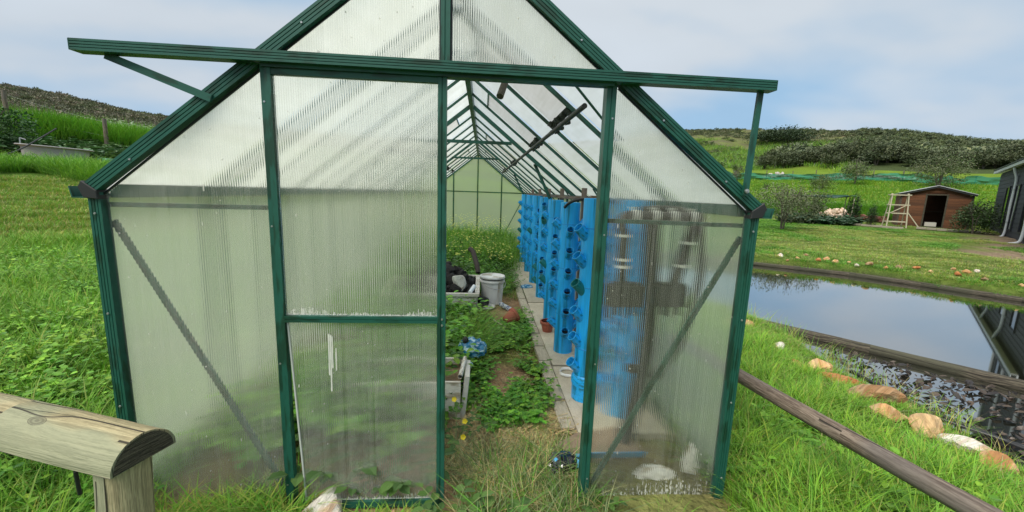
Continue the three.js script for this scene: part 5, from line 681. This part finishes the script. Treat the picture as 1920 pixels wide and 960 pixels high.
{ // yellow flowered plant by the stile
  const p = leafyPlant('bushy weed with two yellow flowers inside the door stile', 0.03, -0.42, 9, 207, 0.035, 0.2); const c = std(lin(0.8, 0.62, 0.02), 0.6, { side: THREE.DoubleSide });
  for (const [x, y, z] of [[0.045, 0.13, 0.14], [0.05, 0.18, 0.08], [-0.01, 0.27, 0.02]]) { const f = mesh('flower', (() => { const pos = [], col = []; for (let k = 0; k < 5; k++) leafTris(pos, col, V(0, 0, 0), V(Math.cos(k * 1.257), Math.sin(k * 1.257), 0.3).normalize(), V(0, 0, 1), 0.016, 0.016, [1, 1, 1], 0); return fromTris(pos, col); })(), c, p); f.position.set(x, y, z); f.rotation.x = -0.4; }
}
// pond litter: dead leaves afloat in the near part
scatter('dead_leaves', 'dark dead leaves afloat on the near part of the pond', 'dead leaves', (() => { const pos = [], col = [], r = rng(44); leafTris(pos, col, V(-0.05, 0.004, 0), V(1, 0.08, 0), V(0, 1, 0.1), 0.1, 0.075, [0.035, 0.028, 0.024], -0.15); void r; return fromTris(pos, col); })(), std(lin(1, 1, 1), 0.45, { vertexColors: true, side: THREE.DoubleSide }), (() => { const r = rng(45), o = []; for (let i = 0; i < 6500; i++) { const x = 3.1 + r() * 4.2, z = -4 + r() * 4.8; const d = polyDist(x, z), side = (z + 4.0) / 4.62 - (x - 2.6) / 3.3; if (d > -0.05 || side < 0.03) continue; if (fbm(x * 1.4, z * 1.4, 3, 46) < 0.3 + 0.34 * sstep(-1.6, -3.0, z)) continue; o.push([x, WATER + 0.004 + r() * 0.004, z, 0.18 + r() * r() * 0.85, 0.5 + r() * 1.2]); } return o; })(), [[1, 1, 1], [1.6, 1.4, 1.2], [0.6, 0.6, 0.7], [2.2, 1.9, 1.5]], 47, 0.25);
// ------------------------------------------------------------------ shrubs and trees
function crownGeo(n, rx, ry, rz, leaf, cols, seed, lumps = 9, hollow = 0.55) {
  const r = rng(seed), pos = [], col = [], cs = []; for (let i = 0; i < lumps; i++) { const a = r() * 6.283, h = r() * 2 - 1, q = Math.sqrt(1 - h * h), k = hollow + (1 - hollow) * r(); cs.push([Math.cos(a) * q * rx * k * 0.75, (h * 0.8) * ry * k * 0.8, Math.sin(a) * q * rz * k * 0.75, 0.3 + r() * 0.3, lc(cols[Math.floor(r() * cols.length)], r, 0.3)]); }
  for (let i = 0; i < n; i++) {
    const c = cs[Math.floor(r() * cs.length)], a = r() * 6.283, h = r() * 2 - 1, q = Math.sqrt(1 - h * h), k = c[3] * Math.pow(r(), 0.4), p = [c[0] + Math.cos(a) * q * rx * k, c[1] + h * ry * k, c[2] + Math.sin(a) * q * rz * k];
    const t = r() * 6.283, e = (r() - 0.3) * 1.6, d = V(Math.cos(t) * Math.cos(e), Math.sin(e), Math.sin(t) * Math.cos(e)), n2 = V(r() - 0.5, r() * 0.9 + 0.1, r() - 0.5).normalize(), s = new THREE.Vector3().crossVectors(d, n2).normalize(), l = leaf * (0.6 + r() * 0.8), w = l * 0.4, A = V(...p), B = A.clone().addScaledVector(d, l * 0.5).addScaledVector(s, w / 2), D = A.clone().addScaledVector(d, l * 0.5).addScaledVector(s, -w / 2), E = A.clone().addScaledVector(d, l), cc = lc(c[4], r, 0.35);
    for (const q2 of [A, B, E, A, E, D]) pos.push(q2.x, q2.y, q2.z); for (let k2 = 0; k2 < 6; k2++) col.push(...cc);
  }
  return fromTris(pos, col);
}
function limbs(h, spreadR, n, r0, seed, from = 0.05) { const r = rng(seed), g = []; for (let i = 0; i < n; i++) { const a = (i / n) * 6.283 + r(), s = spreadR * (0.5 + r() * 0.6), b = [(r() - 0.5) * r0 * 3, -0.1, (r() - 0.5) * r0 * 3], m = [Math.cos(a) * s * 0.3, h * (from + 0.35), Math.sin(a) * s * 0.3], t = [Math.cos(a) * s, h * (0.75 + r() * 0.2), Math.sin(a) * s]; g.push(rod(b, m, r0, r0 * 0.6, 7), rod(m, t, r0 * 0.6, r0 * 0.2, 6)); for (let k = 0; k < 2; k++) { const f = [lerp(m[0], t[0], 0.3 + k * 0.3), lerp(m[1], t[1], 0.3 + k * 0.3), lerp(m[2], t[2], 0.3 + k * 0.3)]; g.push(rod(f, [f[0] + (r() - 0.5) * s, f[1] + h * 0.25, f[2] + (r() - 0.5) * s], r0 * 0.35, r0 * 0.1, 5)); } } return merge(g); }
const bark = std(lin(0.2, 0.165, 0.13), 0.9, { map: rep(T.speck, 6, 2) });
const OL = { olive: [[0.17, 0.19, 0.1], [0.22, 0.24, 0.14], [0.13, 0.16, 0.075]], dark: [[0.06, 0.1, 0.03], [0.08, 0.12, 0.045], [0.05, 0.085, 0.03]], mid: [[0.13, 0.18, 0.055], [0.16, 0.21, 0.075], [0.1, 0.15, 0.05]], scrub: [[0.22, 0.2, 0.15], [0.18, 0.18, 0.11], [0.26, 0.23, 0.18]], cyp: [[0.03, 0.06, 0.02], [0.045, 0.08, 0.03]] };
function tree(name, label, cat, a, r, w, h, { n = 2600, leaf = 0.07, cols = OL.mid, seed = 1, stem = 0.3, limbsN = 4, lumps = 10, group, crownH = 0.62, r0 = 0.035 } = {}) {
  const t = thing(name, label, cat, group); t.position.set(...at(a, r)); const ry = (h * crownH) / 1.5;
  mesh('trunk', limbs(h * 0.9, w * 0.3, limbsN, r0, seed + 3, stem * 0.5), bark, t); const c = mesh('crown', crownGeo(n, w / 1.5, ry, w / 1.5, leaf, cols, seed, lumps), M.crown, t); c.position.y = h - ry * 0.98; return t;
}
tree('olive_shrub', 'round grey-green olive shrub with bare stems on the lawn beyond the pond', 'shrub', 38.1, 20, 2.35, 2.15, { n: 7500, leaf: 0.075, cols: OL.olive, seed: 801, stem: 0.4, limbsN: 7, lumps: 22, crownH: 0.8, r0: 0.03 });
tree('garden_shrub', 'dense dark green shrub in front of the dark house wall', 'shrub', 53.1, 26.4, 1.35, 1.5, { n: 3600, leaf: 0.1, cols: OL.dark, seed: 811, lumps: 16, crownH: 0.85, limbsN: 5, r0: 0.02 });
tree('bush', 'bushy green shrub on the field behind the olive shrub', 'shrub', 41.3, 50, 1.9, 1.75, { n: 2200, leaf: 0.13, cols: OL.mid, seed: 821, crownH: 0.9, lumps: 12 });
tree('bush', 'dark bush half hidden by the right rafter of the greenhouse', 'shrub', 29.9, 66, 2.6, 2.4, { n: 2000, leaf: 0.18, cols: OL.dark, seed: 831, crownH: 0.9 });
tree('young_tree', 'thin grey young tree before the net, left of the track strut', 'tree', 32.8, 60, 1.3, 2.5, { n: 1400, leaf: 0.16, cols: OL.scrub.concat(OL.mid), seed: 841, crownH: 0.8, limbsN: 2 });
tree('young_tree', 'tall bushy grey-green tree on a single stem in the middle of the field', 'tree', 44.0, 57, 2.3, 3.2, { n: 3000, leaf: 0.16, cols: OL.olive.concat(OL.mid), seed: 851, crownH: 0.78, limbsN: 3, r0: 0.05, lumps: 16 });
tree('young_tree', 'broad grey-green tree standing right behind the shed roof', 'tree', 50.2, 57, 3.9, 3.6, { n: 5200, leaf: 0.17, cols: OL.olive.concat(OL.mid), seed: 861, crownH: 0.9, limbsN: 5, r0: 0.06, lumps: 24 });
tree('young_tree', 'tiny sapling on the field just right of the track strut', 'tree', 35.9, 47, 0.6, 0.9, { n: 240, leaf: 0.12, cols: OL.dark, seed: 871, limbsN: 1 });
tree('bush', 'leafy shrub at the left edge of the picture below the first fence post', 'shrub', -47.6, 21.5, 1.6, 1.7, { n: 2400, leaf: 0.12, cols: [[0.05, 0.12, 0.035], [0.07, 0.15, 0.05]], seed: 881, crownH: 0.95 });
tree('dark_thicket', 'large flat-topped dark green thicket alone on the far hillside', 'thicket', 36.7, 150, 14.5, 4.2, { n: 6000, leaf: 0.6, cols: [[0.03, 0.06, 0.022], [0.042, 0.075, 0.028]], seed: 891, crownH: 0.9, lumps: 60 });
{ const spots = [[45.85, 26.3, 'small dark cypress standing on the path between shade frame and trellis', 1.05], [44.3, 28.0, 'slim dark cypress beside the pale legs of the shade frame', 1.5], [41.0, 28.6, 'slim dark cypress under the green shade cloth', 1.35]]; let src;
  for (const [a, r, label, h] of spots) { const P = at(a, r); if (!src) { src = thing('cypress', label, 'cypress', 'small cypresses'); mesh('trunk', rod([0, -0.05, 0], [0, 0.4, 0], 0.025, 0.015, 7), bark, src); const g = crownGeo(1500, 0.26, 0.78, 0.26, 0.07, OL.cyp, 901, 26); const p = g.attributes.position; for (let i = 0; i < p.count; i++) { const y = p.getY(i), k = y > 0 ? 1 - y * 0.85 : 1; p.setX(i, p.getX(i) * Math.max(k, 0.15)); p.setZ(i, p.getZ(i) * Math.max(k, 0.15)); } const c = mesh('crown', g, M.crown, src); c.position.y = 0.5; src.position.set(...P); } else copyOf(src, 'cypress', label, 'small cypresses', ...P, a, h); } }
scatter('vegetable_bed', 'dark green kale and squash plants in front of the shade frame', 'vegetables', weed(9, 0.34, 3, 0.17, 0.13, [[0.05, 0.12, 0.055], [0.08, 0.16, 0.065], [0.05, 0.1, 0.05]], 911), M.leaf, spread(130, 38.3, 44.3, 25.6, 27.8, 912, undefined, (k) => 0.8 + k * 0.6), ones, 913);
// plantation rows and hill scrub
const hedgeGroup = 'trees of the front row of the plantation', hg = [0, 1, 2].map((i) => crownGeo(2400, 2.1, 1.5, 2.1, 0.3, [[0.07, 0.092, 0.036], [0.1, 0.125, 0.055], [0.14, 0.165, 0.09]], 921 + i, 20)); let hsrc = [];
{ const r = rng(931); for (let i = 0; i < 26; i++) { const a = 35.6 + i * 0.9 + (r() - 0.5) * 0.5, P = at(a, 84 + r() * 6), k = i % 3, s = 0.85 + r() * 0.4, lab = 'grey-green bushy plantation tree in the front row behind the white rocks'; if (!hsrc[k]) { const t = thing('plantation_tree', lab, 'tree', hedgeGroup); mesh('trunk', limbs(2.4, 1.0, 3, 0.08, 940 + k), bark, t); const c = mesh('crown', hg[k], M.crown, t); c.position.y = 1.55; t.position.set(...P); t.rotation.y = r() * 6; t.scale.setScalar(s); hsrc[k] = t; } else copyOf(hsrc[k], 'plantation_tree', lab, hedgeGroup, ...P, r() * 6, [s, s * (0.85 + r() * 0.3), s]); } }
const plantG = crownGeo(420, 2.2, 1.55, 2.2, 0.62, [[0.12, 0.15, 0.065], [0.15, 0.185, 0.085], [0.19, 0.22, 0.115]], 951, 14);
scatter('plantation', 'grey-green plantation of bushy trees covering the right hill', 'plantation', plantG, M.crown, (() => { const r = rng(952), o = []; for (let q = 92; q < 200; q += q < 108 ? 5 : 5.6) for (let a = 34.5; a < 62; a += (q < 108 ? 1.05 : 0.62) * 92 / q) { const lim = q < 118 ? 35.6 + (q - 92) * 0.1 : 43.6 + (q - 176) * 0.06 - (q < 128 ? (128 - q) * 0.55 : 0); if (a < lim) continue; const [x, y, z] = at(a + (r() - 0.5) * 0.7, q + (r() - 0.5) * 2.4); const s = q < 108 ? 0.8 + r() * 0.4 : 0.36 + r() * 0.18; o.push([x, y + 1.15 * s, z, s * 1.15, s]); } return o; })(), [[1, 1, 1], [0.8, 0.85, 0.9], [1.15, 1.15, 1.05]], 953, 0.2);
const scrubG = crownGeo(300, 1.0, 0.42, 1.0, 0.22, [[0.21, 0.19, 0.145], [0.18, 0.18, 0.11], [0.235, 0.21, 0.17], [0.165, 0.185, 0.095]], 961, 8);
scatter('scrub', 'grey-brown fynbos scrub covering the left hillside', 'scrub', scrubG, M.crown, spread(13000, -58, -14, 42, 185, 962, (x, z, a, r) => (a < -31 || r > 85) && r > 42 + clump(x, z, 0.05, 30) * 20, (k, x, z, r) => (0.4 + k * k * k * 1.2) * (0.8 + r * 0.003), 0.1, 0.6), [[1, 1, 1], [0.85, 0.88, 0.85], [1.12, 1.06, 1.0], [0.8, 0.95, 0.7]], 963);
scatter('scrub', 'dull green scrub patches on the far right hill', 'scrub', scrubG, M.crown, spread(4200, 12, 45, 80, 230, 964, (x, z, a, r) => clump(x, z, 0.06, 31) > 0.53 - sstep(130, 185, r) * 0.22 && !(r < 170 && Math.abs(a - 43.4 - (r - 176) * 0.06) < 0.5), (k, x, z, r) => (0.5 + k * 0.8) * (0.7 + r * 0.004), 0.1, 0.6), [[0.85, 1.0, 0.7], [0.7, 0.85, 0.6], [1.0, 1.1, 0.85]], 965);
scatter('wild_flowers', 'pale yellow wild flowers on the field behind the left fence', 'flowers', flower, M.leaf, spread(150, -40, -35, 34, 46, 966, undefined, (k) => 4 + k * 3, 0.3), [[1, 1.1, 4]], 967);

renderer.render(scene, camera);
